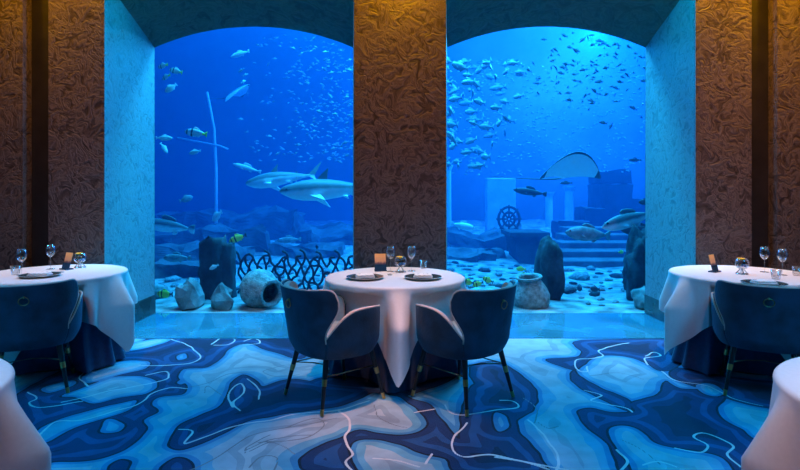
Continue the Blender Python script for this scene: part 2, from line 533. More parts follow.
HOLES = [
    ('A', [(218, 128), (258, 100), (330, 82), (396, 84), (390, 102), (330, 117), (260, 137), (226, 142)]),
    ('A', [(165, 176), (230, 150), (300, 125), (390, 125), (422, 146), (390, 170), (320, 181), (250, 196), (200, 181)]),
    ('A', [(88, 302), (110, 260), (200, 225), (300, 200), (362, 188), (340, 215), (250, 245), (180, 270), (130, 297)]),
    ('A', [(265, 267), (286, 238), (332, 250), (320, 271), (282, 277)]),
    ('A', [(110, 155), (190, 134), (195, 148), (130, 168)]),
    ('A', [(325, 42), (420, 22), (455, 28), (400, 46), (340, 56)]),
    ('A', [(470, 70), (492, 62), (498, 74), (476, 80)]),
    ('A', [(470, 140), (488, 128), (494, 138), (480, 146)]),
    ('B', [(275, 300), (330, 292), (400, 308), (450, 330), (470, 356), (400, 372), (320, 366), (280, 340)]),
    ('C', [(-10, 300), (18, 312), (24, 340), (0, 352), (-20, 330)]),
    ('C', [(520, 226), (560, 222), (600, 244), (580, 258), (540, 248)]),
]
WHITE = [
    ('A', [(455, 25), (500, 40), (535, 75), (480, 92), (370, 96)]), ('A', [(565, 38), (590, 22), (625, 25), (610, 38), (570, 40)]), ('A', [(650, 30), (680, 22), (692, 36), (640, 40)]),
    ('A', [(235, 150), (213, 130), (230, 110), (257, 115)]), ('A', [(390, 120), (440, 110), (452, 126), (410, 140), (350, 152), (270, 168), (220, 182), (165, 192)]),
    ('A', [(502, 156), (450, 155), (400, 172), (370, 197), (300, 217), (220, 240), (150, 245), (115, 270), (105, 292)]),
    ('A', [(75, 165), (97, 183), (75, 195), (100, 206), (150, 201), (220, 190)]), ('A', [(475, 265), (512, 270), (495, 302), (540, 287), (600, 264), (650, 251), (720, 240), (800, 222), (900, 214), (985, 188)]),
    ('A', [(622, 205), (608, 172), (640, 143), (652, 165), (622, 192), (640, 215)]), ('A', [(660, 130), (690, 160), (692, 185)]),
    ('B', [(235, 213), (265, 240), (266, 266), (255, 290), (271, 330), (254, 352), (284, 385)]), ('B', [(330, 343), (400, 350), (450, 366)]), ('B', [(484, 330), (468, 358)]),
    ('B', [(577, 248), (545, 285), (539, 315), (570, 337), (640, 331), (740, 352), (850, 375)]), ('B', [(440, 221), (492, 210)]), ('B', [(520, 198), (530, 215), (560, 226), (640, 216), (712, 206), (700, 190), (668, 186)]),
    ('C', [(345, 114), (300, 122), (265, 135), (272, 150), (240, 156), (204, 160), (205, 186), (232, 191), (232, 176)]), ('C', [(387, 150), (410, 139), (428, 148), (385, 156), (396, 174)]),
    ('C', [(430, 190), (470, 215), (540, 225), (580, 240), (620, 262), (700, 282)]), ('C', [(225, 240), (272, 255), (244, 269), (330, 286), (352, 299)]),
    ('C', [(465, 396), (540, 406), (548, 385), (519, 366), (545, 355), (590, 370), (622, 391), (608, 411), (645, 445)]), ('C', [(380, 441), (420, 431), (472, 447)]), ('C', [(308, 398), (337, 430), (318, 456)]),
    ('C', [(-10, 418), (60, 430), (132, 452)]), ('C', [(74, 320), (100, 345), (140, 390), (158, 432), (150, 458)]), ('C', [(670, 385), (690, 380), (700, 400)]),
]
FINE = [
    ('A', [(655, 322), (700, 300), (760, 286), (830, 280)]), ('A', [(660, 368), (700, 338), (742, 345), (730, 376)]), ('A', [(500, 376), (560, 350), (600, 325), (640, 298), (700, 272), (800, 256), (900, 235)]),
    ('A', [(500, 152), (560, 140), (605, 118), (680, 112)]), ('A', [(545, 168), (556, 150), (600, 182)]), ('A', [(655, 330), (660, 310), (720, 280)]), ('A', [(760, 95), (700, 110), (740, 125), (800, 118)]),
    ('C', [(98, 326), (128, 342), (156, 338)]), ('C', [(240, 203), (320, 195), (384, 212)]), ('C', [(60, 260), (100, 290), (90, 330)]), ('C', [(320, 372), (380, 400), (430, 440)]),
    ('B', [(95, 262), (170, 236), (196, 255), (140, 290), (20, 300)]), ('B', [(0, 325), (60, 300), (120, 330)]), ('B', [(330, 200), (350, 240), (420, 262)]),
]
def smooth_path(pts, closed, k=4):
    out, n = [], len(pts)
    for i in range(n if closed else n - 1):
        if closed:
            p0, p1, p2, p3 = pts[i - 1], pts[i], pts[(i + 1) % n], pts[(i + 2) % n]
        else:
            p0, p1, p2, p3 = pts[max(0, i - 1)], pts[i], pts[i + 1], pts[min(n - 1, i + 2)]
        for q in range(k):
            t = q / k
            out.append(tuple(0.5 * (2 * b + (c - a) * t + (2 * a - 5 * b + 4 * c - d) * t * t + (3 * b - a - 3 * c + d) * t ** 3) for a, b, c, d in zip(p0, p1, p2, p3)))
    if not closed:
        out.append(pts[-1])
    return out
def to_floor(crop, pts):
    ox, oy = CROP[crop]
    r = []
    for x, y in pts:
        g = G(ox + x / 2.667, min(max(oy + y / 2.667, 330), 505))
        r.append((g.x, g.y))
    return np.array(r)
def build_floor():
    xs = np.concatenate([np.arange(-ROOM_X, -4.0, 0.1), np.arange(-4.0, 4.0001, 0.01), np.arange(4.1, ROOM_X + 0.001, 0.1)])
    ys = np.concatenate([np.arange(ROOM_BACK, 2.5, 0.1), np.arange(2.5, D1 - 0.02, 0.01)])
    nx, ny = len(xs), len(ys)
    X, Y = np.meshgrid(xs, ys)
    wx = X + 0.012 * pnoise(X * 7 + 3, Y * 7)
    wy = Y + 0.012 * pnoise(X * 7 + 31, Y * 7 + 7)
    def sdf(path, closed, margin):
        """signed (closed) or plain distance to a path, within a margin of its box"""
        d = np.full(X.shape, margin)
        i0, i1 = np.searchsorted(xs, [path[:, 0].min() - margin, path[:, 0].max() + margin])
        j0, j1 = np.searchsorted(ys, [path[:, 1].min() - margin, path[:, 1].max() + margin])
        px, py = wx[j0:j1, i0:i1], wy[j0:j1, i0:i1]
        best = np.full(px.shape, margin * margin)
        ins = np.zeros(px.shape, bool)
        n = len(path)
        for k in range(n if closed else n - 1):
            (ax, ay), (bx, by) = path[k], path[(k + 1) % n]
            ex, ey = bx - ax, by - ay
            L = ex * ex + ey * ey + 1e-12
            t = np.clip(((px - ax) * ex + (py - ay) * ey) / L, 0, 1)
            best = np.minimum(best, (px - ax - t * ex) ** 2 + (py - ay - t * ey) ** 2)
            if closed and abs(ey) > 1e-9:
                ins ^= ((ay > py) != (by > py)) & (px < ex * (py - ay) / ey + ax)
        v = np.sqrt(best)
        d[j0:j1, i0:i1] = np.where(ins, -v, v) if closed else v
        return d
    sd = np.full(X.shape, 0.30)
    for c, pts in DARK:
        sd = np.minimum(sd, sdf(to_floor(c, smooth_path(pts, True)), True, 0.30))
    for c, pts in HOLES:
        sd = np.maximum(sd, -sdf(to_floor(c, smooth_path(pts, True)), True, 0.30))
    # beyond the drawn part the same kind of pattern goes on
    far = 0.30 * (pnoise(X * 1.2 + 11, Y * 1.2 + 5) + 0.35 * pnoise(X * 2.9 + 1, Y * 2.9))
    k = np.clip((np.maximum(2.75 - Y, np.abs(X) - 3.3)) / 0.25, 0, 1)
    sd = sd * (1 - k) + far * k
    n = pnoise(X * 2.6 + 4, Y * 2.6 + 8) + 0.5 * pnoise(X * 6.1, Y * 6.1 + 20)
    tone = 0.5 + 1.6 * sd + np.sign(sd) * np.clip(np.abs(sd) - 0.02, 0, 0.12) * 0.9 * n
    tone = np.clip(tone, 0.0, 0.999)
    la, lb = np.full(X.shape, 9.0), np.full(X.shape, 9.0)
    for c, pts in WHITE:
        la = np.minimum(la, sdf(to_floor(c, smooth_path(pts, False, 6)), False, 0.06) / 0.0066)
    for c, pts in FINE:
        lb = np.minimum(lb, sdf(to_floor(c, smooth_path(pts, False, 6)), False, 0.06) / 0.0050)
    verts = np.stack([X.ravel(), Y.ravel(), 0.004 * (tone.ravel() - 0.5)], -1)
    idx = np.arange(nx * ny).reshape(ny, nx)
    q = np.stack([idx[:-1, :-1], idx[:-1, 1:], idx[1:, 1:], idx[1:, :-1]], -1).reshape(-1, 4)
    me = bpy.data.meshes.new('floor')
    me.vertices.add(len(verts))
    me.vertices.foreach_set('co', verts.ravel().astype(np.float32))
    me.loops.add(q.size)
    me.loops.foreach_set('vertex_index', q.ravel().astype(np.int32))
    me.polygons.add(len(q))
    me.polygons.foreach_set('loop_start', (np.arange(len(q)) * 4).astype(np.int32))
    me.update(calc_edges=True)
    for nm, arr in (('tone', tone), ('line_a', la), ('line_b', lb)):
        at = me.attributes.new(nm, 'FLOAT', 'POINT')
        at.data.foreach_set('value', arr.ravel().astype(np.float32))
    me.polygons.foreach_set('use_smooth', [True] * len(me.polygons))
    me.materials.append(MATS['carpet'])
    o = bpy.data.objects.new('floor', me)
    C.objects.link(o)
    return struct(o, 'blue and white carpet with flowing contour pools and curling lines')
floor = build_floor()

# ------------------------------------------------------------------ window wall with two arched openings
def arch_pts(x0, x1, spring, apex, n=28):
    """points of a segmental arch from x0 to x1"""
    half = (x1 - x0) / 2
    rise = apex - spring
    rad = (half * half + rise * rise) / (2 * rise)
    cx, cz = (x0 + x1) / 2, apex - rad
    out = []
    for k in range(n + 1):
        x = x0 + (x1 - x0) * k / n
        out.append((x, cz + math.sqrt(max(0, rad * rad - (x - cx) ** 2))))
    return out
def mirror(pts, s):
    return [(s * x, z) for x, z in pts]

bm = bmesh.new()
for s in (-1, 1):
    fr = mirror(arch_pts(-XO, -XP1, SPR_F, APX_F), -s)
    gl = mirror(arch_pts(-XO, -XP2, SPR_G, APX_G), -s)
    for arr, y, top in ((fr, D1, CEIL + 0.3), (gl, D2 + 0.005, TANK_TOP + 1)):
        lo = [bm.verts.new((x, y, z)) for x, z in arr]
        hi = [bm.verts.new((x, y, top)) for x, z in arr]
        for k in range(len(arr) - 1):
            bm.faces.new((lo[k], lo[k + 1], hi[k + 1], hi[k]))
    # side pier faces
    for y, top, xe in ((D1, CEIL + 0.3, 3.42), (D2 + 0.005, TANK_TOP + 1, TANK_X + 0.5)):
        bm.faces.new([bm.verts.new(p) for p in ((s * XO, y, 0), (s * xe, y, 0), (s * xe, y, top), (s * XO, y, top))])
    # recessed groove and the next pier
    xg0, xg1 = 3.42, 3.67
    for (xa, ya, xb, yb) in ((xg0, D1, xg0, D1 + 0.14), (xg1, D1 + 0.14, xg1, D1), (xg1, D1, ROOM_X + 0.1, D1)):
        bm.faces.new([bm.verts.new(p) for p in ((s * xa, ya, 0), (s * xb, yb, 0), (s * xb, yb, CEIL + 0.3), (s * xa, ya, CEIL + 0.3))])
# centre pier
bm.faces.new([bm.verts.new(p) for p in ((-XP1, D1, 0), (XP1, D1, 0), (XP1, D1, CEIL + 0.3), (-XP1, D1, CEIL + 0.3))])
bm.faces.new([bm.verts.new(p) for p in ((-XP2, D2, 0), (XP2, D2, 0), (XP2, D2, TANK_TOP + 1), (-XP2, D2, TANK_TOP + 1))])
bmesh.ops.remove_doubles(bm, verts=bm.verts, dist=1e-5)
wall = struct(obj('wall_back', bm, 'plaster', smooth=False), 'marbled taupe plaster wall with piers between two arched windows')
for s in (-1, 1):
    fr = mirror(arch_pts(-XO, -XP1, SPR_F, APX_F), -s)
    gl = mirror(arch_pts(-XO, -XP2, SPR_G, APX_G), -s)
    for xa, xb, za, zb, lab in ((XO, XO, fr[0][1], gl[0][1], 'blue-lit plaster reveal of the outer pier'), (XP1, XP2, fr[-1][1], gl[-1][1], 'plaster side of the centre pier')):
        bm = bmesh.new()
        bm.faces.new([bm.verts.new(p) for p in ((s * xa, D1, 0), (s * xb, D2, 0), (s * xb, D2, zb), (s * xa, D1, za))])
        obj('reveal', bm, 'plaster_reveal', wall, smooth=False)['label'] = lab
    bm = bmesh.new()
    va = [bm.verts.new((x, D1, z)) for x, z in fr]
    vb = [bm.verts.new((x, D2 + 0.005, z)) for x, z in gl]
    for k in range(len(fr) - 1):
        bm.faces.new((va[k], va[k + 1], vb[k + 1], vb[k]))
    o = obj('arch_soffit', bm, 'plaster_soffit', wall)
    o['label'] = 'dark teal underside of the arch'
    bm = bmesh.new()
    box(bm, min(s * 3.42, s * 3.67), max(s * 3.42, s * 3.67), D1 + 0.13, D1 + 0.16, 0, CEIL)
    obj('groove_strip', bm, 'groove', wall, smooth=False)
    bm = bmesh.new()
    box(bm, min(s * (XO - 0.014), s * (XO + 0.1)), max(s * (XO - 0.014), s * (XO + 0.1)), D1 - 0.012, D2 - 0.002, 0, 0.22, 0.004)
    o = obj('stone_base', bm, 'stone_dark', wall, smooth=False)
    o['label'] = 'dark polished stone skirting of the window reveal'
    for (xa, xb) in ((XO, 3.42), (3.67, ROOM_X)):
        bm = bmesh.new()
        box(bm, min(s * xa, s * xb), max(s * xa, s * xb), D1 - 0.012, D1 + 0.02, 0, 0.22, 0.004)
        obj('stone_base', bm, 'stone_dark', wall, smooth=False)
    # polished threshold between carpet and glass
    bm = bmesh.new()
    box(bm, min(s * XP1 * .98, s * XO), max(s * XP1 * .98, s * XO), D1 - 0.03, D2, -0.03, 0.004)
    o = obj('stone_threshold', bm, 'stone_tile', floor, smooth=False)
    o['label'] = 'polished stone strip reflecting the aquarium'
    # arched pane
    pts = [(s * XO, 0.0)] + gl + [(s * XP2, 0.0)]
    bm = bmesh.new()
    f0 = bm.faces.new([bm.verts.new((x, D2, z)) for x, z in pts])
    ex = bmesh.ops.extrude_face_region(bm, geom=[f0])
    bmesh.ops.translate(bm, vec=(0, 0.012, 0), verts=[v for v in ex['geom'] if isinstance(v, bmesh.types.BMVert)])
    o = struct(obj('window_1' if s < 0 else 'window_2', bm, 'pane_glass', smooth=False),
               'arched aquarium pane with two sharks behind it' if s < 0 else 'arched aquarium pane with a stingray behind it')
bm = bmesh.new()
box(bm, -0.46, 0.46, D1 - 0.012, D1 + 0.02, 0, 0.22, 0.004)
obj('stone_base', bm, 'stone_dark', wall, smooth=False)
# the rest of the dining room
bm = bmesh.new(); box(bm, -ROOM_X - 0.1, ROOM_X + 0.1, ROOM_BACK - 0.1, D1 + 0.2, CEIL, CEIL + 0.1)
struct(obj('ceiling', bm, 'ceiling_paint', smooth=False))
for s, nm in ((-1, 'wall_left'), (1, 'wall_right')):
    bm = bmesh.new(); box(bm, min(s * ROOM_X, s * (ROOM_X + .1)), max(s * ROOM_X, s * (ROOM_X + .1)), ROOM_BACK, D1 + 0.2, -0.02, CEIL)
    struct(obj(nm, bm, 'plaster', smooth=False))
bm = bmesh.new(); box(bm, -ROOM_X, ROOM_X, ROOM_BACK - 0.1, ROOM_BACK, -0.02, CEIL)
struct(obj('wall_front', bm, 'plaster', smooth=False))

# ------------------------------------------------------------------ the tank
def tank_shell():
    bm = bmesh.new()
    n = 90
    vs = {}
    for i in range(n + 1):
        for j in range(n + 1):
            x = -TANK_X + 2 * TANK_X * i / n
            y = D2 + 0.02 + (TANK_BACK - D2) * (j / n) ** 1.4
            z = 0.0 + 0.10 * mnoise.noise((x * .5, y * .5, 0)) + 0.05 * mnoise.noise((x * 1.7, y * 1.7, 3))
            t = min(1, max(0, (y - D2 - 0.1) / 1.5))
            z = z * t - 0.015 * (1 - t)
            z += 0.22 * max(0, (y - 9.5) / 4.5) if y > 9.5 else 0
            vs[i, j] = bm.verts.new((x, y, z))
    for i in range(n):
        for j in range(n):
            bm.faces.new((vs[i, j], vs[i + 1, j], vs[i + 1, j + 1], vs[i, j + 1]))
    struct(obj('tank_floor', bm, 'sand'), 'pale sandy bed of the aquarium')
    bm = bmesh.new(); box(bm, -TANK_X, TANK_X, TANK_BACK, TANK_BACK + 0.2, -0.3, TANK_TOP + 1)
    struct(obj('wall_tank_back', bm, 'tank_wall', smooth=False))
    for s, nm in ((-1, 'wall_tank_left'), (1, 'wall_tank_right')):
        bm = bmesh.new(); box(bm, min(s * TANK_X, s * (TANK_X + .2)), max(s * TANK_X, s * (TANK_X + .2)), D2 + 0.02, TANK_BACK, -0.3, TANK_TOP + 1)
        struct(obj(nm, bm, 'tank_wall', smooth=False))
    bm = bmesh.new(); box(bm, -TANK_X, TANK_X, D2 + 0.02, TANK_BACK + 0.2, TANK_TOP + 1, TANK_TOP + 1.2)
    struct(obj('ceiling_tank', bm, 'ceiling_paint', smooth=False))
    bm = bmesh.new(); box(bm, -TANK_X + 0.002, TANK_X - 0.002, D2 + 0.016, TANK_BACK - 0.002, -0.25, 7.0)
    o = obj('water', bm, 'water', smooth=False)
    tag(o, 'clear deep blue water filling the aquarium', 'water', kind='stuff')
tank_shell()

# ------------------------------------------------------------------ tables and their cloths
T_R, T_H = 0.545, 0.745
def ang_diff(a, b):
    return (a - b + PI) % (2 * PI) - PI
def make_table(center, label, cloth_label, skirt_label, cloth_rot, seed, dents=()):
    """dents: the chairs (place, heading) that press the hanging cloth in"""
    cx, cy = center
    rnd = random.Random(seed)
    t = thing('round_table', label, 'table', (cx, cy, 0.004), 0, 'round dining tables')
    bm = bmesh.new(); lathe(bm, [(0, T_H - 0.033), (T_R - 0.03, T_H - 0.033), (T_R - 0.02, T_H - 0.025), (T_R - 0.02, T_H - 0.010), (T_R - 0.03, T_H - 0.008), (0, T_H - 0.008)], 48)
    obj('tabletop', bm, 'wood_dark', t)
    bm = bmesh.new(); lathe(bm, [(0, T_H - 0.034), (0.10, T_H - 0.034), (0.055, T_H - 0.09), (0.045, 0.10), (0.06, 0.05), (0, 0.05)], 20)
    obj('pedestal', bm, 'wood_dark', t)
    bm = bmesh.new(); lathe(bm, [(0, 0.05), (0.10, 0.05), (0.26, 0.025), (0.27, 0), (0, 0)], 32)
    obj('foot_plate', bm, 'wood_dark', t)
    def push(th, r, z):
        """how far the hanging cloth is pressed in under the table by a chair drawn up to it"""
        need = 0.0
        for (ox, oy), h in dents:
            c, s_ = math.cos(h), math.sin(h)
            q = r
            while q > 0.22:
                dx, dy = cx + q * math.cos(th) - ox, cy + q * math.sin(th) - oy
                lx, ly = dx * c + dy * s_, abs(-dx * s_ + dy * c)
                lim = 0.312 * max(0.0, 1 - (ly / 0.350) ** 2.5) ** 0.4
                if lx > lim or lx < -0.45 or ly > 0.349:
                    break
                q -= 0.006
            need = max(need, r - q)
        t = min(1.0, max(0.0, (0.709 - z) / 0.036))
        return need * t * t * (3 - 2 * t)
    # navy skirt down to the carpet, pleated
    bm = bmesh.new()
    n, m = 220, 14
    ph = rnd.random() * 9
    loops = []
    for j in range(m + 1):
        v = j / m
        z = T_H - 0.012 - v * (T_H - 0.024)
        lp = []
        for k in range(n):
            th = 2 * PI * k / n
            pl = math.sin(th * 15 + ph + 1.3 * math.sin(th * 3 + ph)) + 0.5 * math.sin(th * 26 + 2 * ph)
            r = T_R - 0.012 - 0.065 * min(1, v * 4) + 0.070 * v ** 3 + 0.020 * pl * min(1, v * 1.6) * (0.4 + 0.6 * v)
            r -= 1.10 * push(th, r + 0.03, z)
            lp.append((cx + r * math.cos(th), cy + r * math.sin(th), z + 0.004))
        loops.append(lp)
    skin(bm, loops, True, False)
    o = obj('table_skirt', bm, 'cloth_navy')
    tag(o, skirt_label, 'table skirt', 'navy table skirts')
    # white square overlay
    bm = bmesh.new()
    n, mi, mo = 288, 5, 26
    half = 0.835
    f1, f2, f3 = rnd.random() * 9, rnd.random() * 9, rnd.random() * 9
    rings = []
    c0 = bm.verts.new((cx, cy, T_H + 0.004))
    for j in range(1, mi + 1):
        rings.append([bm.verts.new((cx + T_R * .985 * j / mi * math.cos(2 * PI * k / n), cy + T_R * .985 * j / mi * math.sin(2 * PI * k / n), T_H + 0.004)) for k in range(n)])
    # rounded rim
    for q in (0.35, 0.7, 1.0):
        a = q * PI / 2
        rr, zz = T_R * .985 + 0.018 * math.sin(a), T_H + 0.004 - 0.018 * (1 - math.cos(a))
        rings.append([bm.verts.new((cx + rr * math.cos(2 * PI * k / n), cy + rr * math.sin(2 * PI * k / n), zz)) for k in range(n)])
    for j in range(1, mo + 1):
        ring = []
        for k in range(n):
            th = 2 * PI * k / n
            ph_ = ang_diff(th, cloth_rot)
            edge = half / max(abs(math.cos(ph_ - PI / 4)), abs(math.sin(ph_ - PI / 4)))
            edge = min(edge, half * 1.40)
            hang = (edge - T_R) * j / mo
            corner = max(0.0, math.cos(2 * (ph_))) ** 1 if False else 0.5 + 0.5 * math.cos(4 * ph_)
            g = min(1.0, hang / 0.24)
            wav = (0.030 * math.sin(4 * ph_ * 2 + f1 * .25) * corner
                   + 0.042 * math.sin(th * 11 + f2 + 1.2 * math.sin(2 * th + f1))
                   + 0.017 * math.sin(th * 23 + f3))
            fold = 0.085 * corner ** 2 * math.cos(10 * ph_ / (0.55 + 0.45 * abs(math.cos(2 * ph_))))
            r = T_R + 0.006 + g * (0.024 + wav * 0.9 + fold * 1.0) + 0.012 * g * corner
            r = max(r, T_R - 0.006)
            # corners stand out a little and swing in as they hang
            z = T_H - 0.014 - hang * (0.985)
            r -= push(th, r, z)
            ring.append(bm.verts.new((cx + r * math.cos(th), cy + r * math.sin(th), z)))
        rings.append(ring)
    for k in range(n):
        bm.faces.new((c0, rings[0][k], rings[0][(k + 1) % n]))
    for a, b in zip(rings, rings[1:]):
        for k in range(n):
            bm.faces.new((a[k], a[(k + 1) % n], b[(k + 1) % n], b[k]))
    o = obj('tablecloth', bm, 'cloth_white')
    tag(o, cloth_label, 'tablecloth', 'white square tablecloths')
    return t

# chairs: seat centre, heading
CH = [
    ((-0.447, 3.79), R(39)), ((0.425, 3.79), R(133)),          # centre table
    ((-2.66, 3.955), R(117)), ((2.585, 3.905), R(62)),           # side tables
]
CT = [0, 0, 1, 2]
def dents_for(ti):
    return [c for c, t in zip(CH, CT) if t == ti]
make_table(TABLES[0], 'round pedestal table under the middle white cloth before the centre pier',
           'white square cloth on the middle table, one corner hanging towards the carpet in front',
           'navy pleated skirt under the middle white tablecloth', R(-88), 3, dents_for(0))
make_table(TABLES[1], 'round pedestal table under white cloth beside the left window reveal',
           'white square cloth on the table at the left pier, cyan-lit corner hanging',
           'navy pleated skirt of the table beside the left window reveal', R(-8), 5, dents_for(1))
make_table(TABLES[2], 'round pedestal table under white cloth beside the right window reveal',
           'white square cloth on the table at the right pier, corner hanging by the reveal',
           'navy pleated skirt of the table beside the right window reveal', R(190), 8, dents_for(2))
make_table(TABLES[3], 'round pedestal table on the aisle carpet, behind the armchair of the left pier table',
           'white square cloth of the aisle table behind the armchair of the left pier table',
           'navy pleated skirt of the aisle table behind the armchair of the left pier table', R(20), 12)
make_table(TABLES[4], 'round pedestal table on the aisle carpet, behind the armchair of the right pier table',
           'white square cloth of the aisle table behind the armchair of the right pier table',
           'navy pleated skirt of the aisle table behind the armchair of the right pier table', R(165), 21)

# ------------------------------------------------------------------ armchair
A_, B_ = 0.285, 0.315      # half depth, half width of the tub plan
def plan(phi, z, off=0.0):
    """point of the shell; phi = 0 at the middle of the back, chair faces +x"""
    c, s = math.cos(phi), math.sin(phi)
    e = 2 / 2.5
    x = -math.copysign(abs(c) ** e, c) * (A_ - off)
    y = math.copysign(abs(s) ** e, s) * (B_ - off)
    t = (z - 0.33) / 0.12
    k = 1.0 if t >= 1 else 0.84 + 0.16 * math.sin(max(0, t) * PI / 2)
    fl = 1.0 + 0.10 * max(0, z - 0.45)
    x, y = x * k * fl, y * k * fl
    x -= 0.16 * max(0, z - 0.45) * max(0, c)
    return Vector((x - 0.015, y, z))
def shell_grid(fn, nu, nv, thick0, thick1):
    """closed slab between two offsets of the shell; fn(u, v) -> phi, z"""
    bm = bmesh.new()
    lay = []
    for off in (thick0, thick1):
        lay.append([[bm.verts.new(plan(*fn(i / nu * 2 - 1, j / nv), off)) for j in range(nv + 1)] for i in range(nu + 1)])
    for g in lay:
        for i in range(nu):
            for j in range(nv):
                bm.faces.new((g[i][j], g[i + 1][j], g[i + 1][j + 1], g[i][j + 1]))
    a, b = lay
    for i in range(nu):
        for j in (0, nv):
            bm.faces.new((a[i][j], a[i + 1][j], b[i + 1][j], b[i][j]))
    for j in range(nv):
        for i in (0, nu):
            bm.faces.new((a[i][j], a[i][j + 1], b[i][j + 1], b[i][j]))
    return bm
def sm(t):
    t = min(1, max(0, t))
    return t * t * (3 - 2 * t)
def back_fn(u, v, inset=0.0):
    top = 0.790 + 0.012 * u * u - inset
    cr = max(0.0, (abs(u) - 0.72) / 0.28)
    top -= 0.085 * (1 - math.sqrt(max(0, 1 - cr ** 2.6)))
    z = 0.335 + v * (top - 0.335)
    fm = 47 + 20 * sm((z - 0.48) / 0.20) - inset * 60
    return R(fm) * u, z
def arm_fn(side):
    def fn(u, v):
        t = (u + 1) / 2
        phi = 47 + 97 * t
        top = 0.475 + 0.180 * math.sin(min(1, t / 0.50) * PI / 2) ** 1.1 - 0.012 * sm((t - .6) / .3)
        cr = max(0.0, (t - 0.84) / 0.16)
        top -= 0.07 * (1 - math.sqrt(max(0, 1 - cr ** 2.4)))
        z = 0.335 + v * (top - 0.335)
        return side * R(phi), z
    return fn
def make_chair(label):
    t = thing('armchair', label, 'armchair', (0, 0, 0), 0, 'dark velvet armchairs')
    b = obj('backrest', shell_grid(back_fn, 40, 22, 0.0, 0.022), 'velvet', t)
    bv = b.modifiers.new('bevel', 'BEVEL'); bv.width = 0.007; bv.segments = 2; bv.limit_method = 'ANGLE'; bv.angle_limit = R(50)
    o = obj('back_lining', shell_grid(lambda u, v: back_fn(u, v, 0.006), 40, 22, 0.0225, 0.055), 'lining', b)
    o['label'] = 'pale beige inner upholstery of the back'
    bv = o.modifiers.new('bevel', 'BEVEL'); bv.width = 0.010; bv.segments = 2; bv.limit_method = 'ANGLE'; bv.angle_limit = R(50)
    edge = [plan(*back_fn(-1, v), 0.004) for v in [0.30 + 0.70 * k / 14 for k in range(14)]] + [plan(*back_fn(u, 1), 0.006) for u in [-1 + 2 * k / 40 for k in range(41)]] + [plan(*back_fn(1, v), 0.004) for v in [1.0 - 0.70 * k / 14 for k in range(1, 15)]]
    bm = bmesh.new(); tube(bm, edge, 0.0065, 6)
    obj('piping', bm, 'lining', b)['label'] = 'cream piping along the edge of the back'
    # ring pull on the outside of the back
    zc = 0.71
    pr = plan(0, zc)
    bm = bmesh.new()
    tube(bm, [(pr.x - 0.012 + 0.006 * math.cos(a) * 0, 0.030 * math.sin(a), zc - 0.024 + 0.026 * math.cos(a)) for a in [2 * PI * k / 28 for k in range(28)]], 0.0035, 6, closed=True)
    o = obj('ring_pull', bm, 'bronze', b); o['label'] = 'bronze ring pull'
    bm = bmesh.new(); tube(bm, [(pr.x - 0.016, 0, zc + 0.002), (pr.x + 0.01, 0, zc + 0.002)], 0.008, 10)
    obj('ring_mount', bm, 'bronze', b)
    for s in (-1, 1):
        a = obj('armrest', shell_grid(arm_fn(s), 26, 12, 0.0, 0.022), 'velvet', t)
        bv = a.modifiers.new('bevel', 'BEVEL'); bv.width = 0.007; bv.segments = 2; bv.limit_method = 'ANGLE'; bv.angle_limit = R(50)
        bm = bmesh.new(); tube(bm, [plan(*arm_fn(s)(-1 + 2 * k / 30, 1), 0.006) for k in range(31)], 0.0065, 6)
        obj('piping', bm, 'lining', a)['label'] = 'cream piping along the top of the arm'
        o = obj('arm_lining', shell_grid(arm_fn(s), 26, 12, 0.0225, 0.048), 'lining', a)
        o['label'] = 'pale beige inner upholstery of the arm'
        bv = o.modifiers.new('bevel', 'BEVEL'); bv.width = 0.008; bv.segments = 2; bv.limit_method = 'ANGLE'; bv.angle_limit = R(50)
    # seat cushion and under-frame
    def seat_loop(z, off):
        out = []
        for k in range(48):
            phi = 2 * PI * k / 48
            p = plan(phi, max(z, 0.46), off)
            out.append((min(p.x, 0.27 - off * 0.3), p.y * (1.0), z))
        return out
    bm = bmesh.new()
    skin(bm, [seat_loop(0.405, 0.075), seat_loop(0.412, 0.062), seat_loop(0.45, 0.060), seat_loop(0.468, 0.068), seat_loop(0.476, 0.10), seat_loop(0.48, 0.16)])
    obj('seat', bm, 'lining', t)['label'] = 'pale beige seat cushion'
    bm = bmesh.new()
    skin(bm, [[(x * .80, y * .80, z) for x, y, z in seat_loop(0.330, 0.05)], [(x * .9, y * .9, z) for x, y, z in seat_loop(0.342, 0.05)], [(x * .93, y * .93, z) for x, y, z in seat_loop(0.405, 0.05)]])
    obj('seat_base', bm, 'velvet', t)
    # legs
    tops, feet = {}, {}
    for sx in (-1, 1):
        for sy in (-1, 1):
            tp, ft = Vector((sx * 0.175 - 0.01, sy * 0.185, 0.345)), Vector((sx * 0.245 - 0.01, sy * 0.245, 0.006))
            at = lambda q: ft.lerp(tp, q)
            tops[sx, sy], feet[sx, sy] = tp, ft
            rad = lambda q: 0.0105 + 0.0095 * q
            bm = bmesh.new(); tube(bm, [at(0), at(.5), at(1)], [rad(0), rad(.5), rad(1)], 12)
            l = sharp(obj('leg', bm, 'leg_black', t))
            bm = bmesh.new(); tube(bm, [at(.50), at(.62)], [rad(.50) + .0015, rad(.62) + .0015], 12)
            sharp(obj('brass_band', bm, 'brass', l))
            bm = bmesh.new(); tube(bm, [at(-.005), at(.11)], [rad(0) + .0012, rad(.11) + .0012], 12)
            sharp(obj('brass_tip', bm, 'brass', l))
    for sy in (-1, 1):
        bm = bmesh.new(); tube(bm, [feet[-1, sy].lerp(tops[-1, sy], .66), feet[1, sy].lerp(tops[1, sy], .66)], 0.0045, 8)
        obj('stretcher', bm, 'rod_metal', t)
    bm = bmesh.new(); m1 = feet[-1, -1].lerp(tops[-1, -1], .66); m2 = feet[-1, 1].lerp(tops[-1, 1], .66)
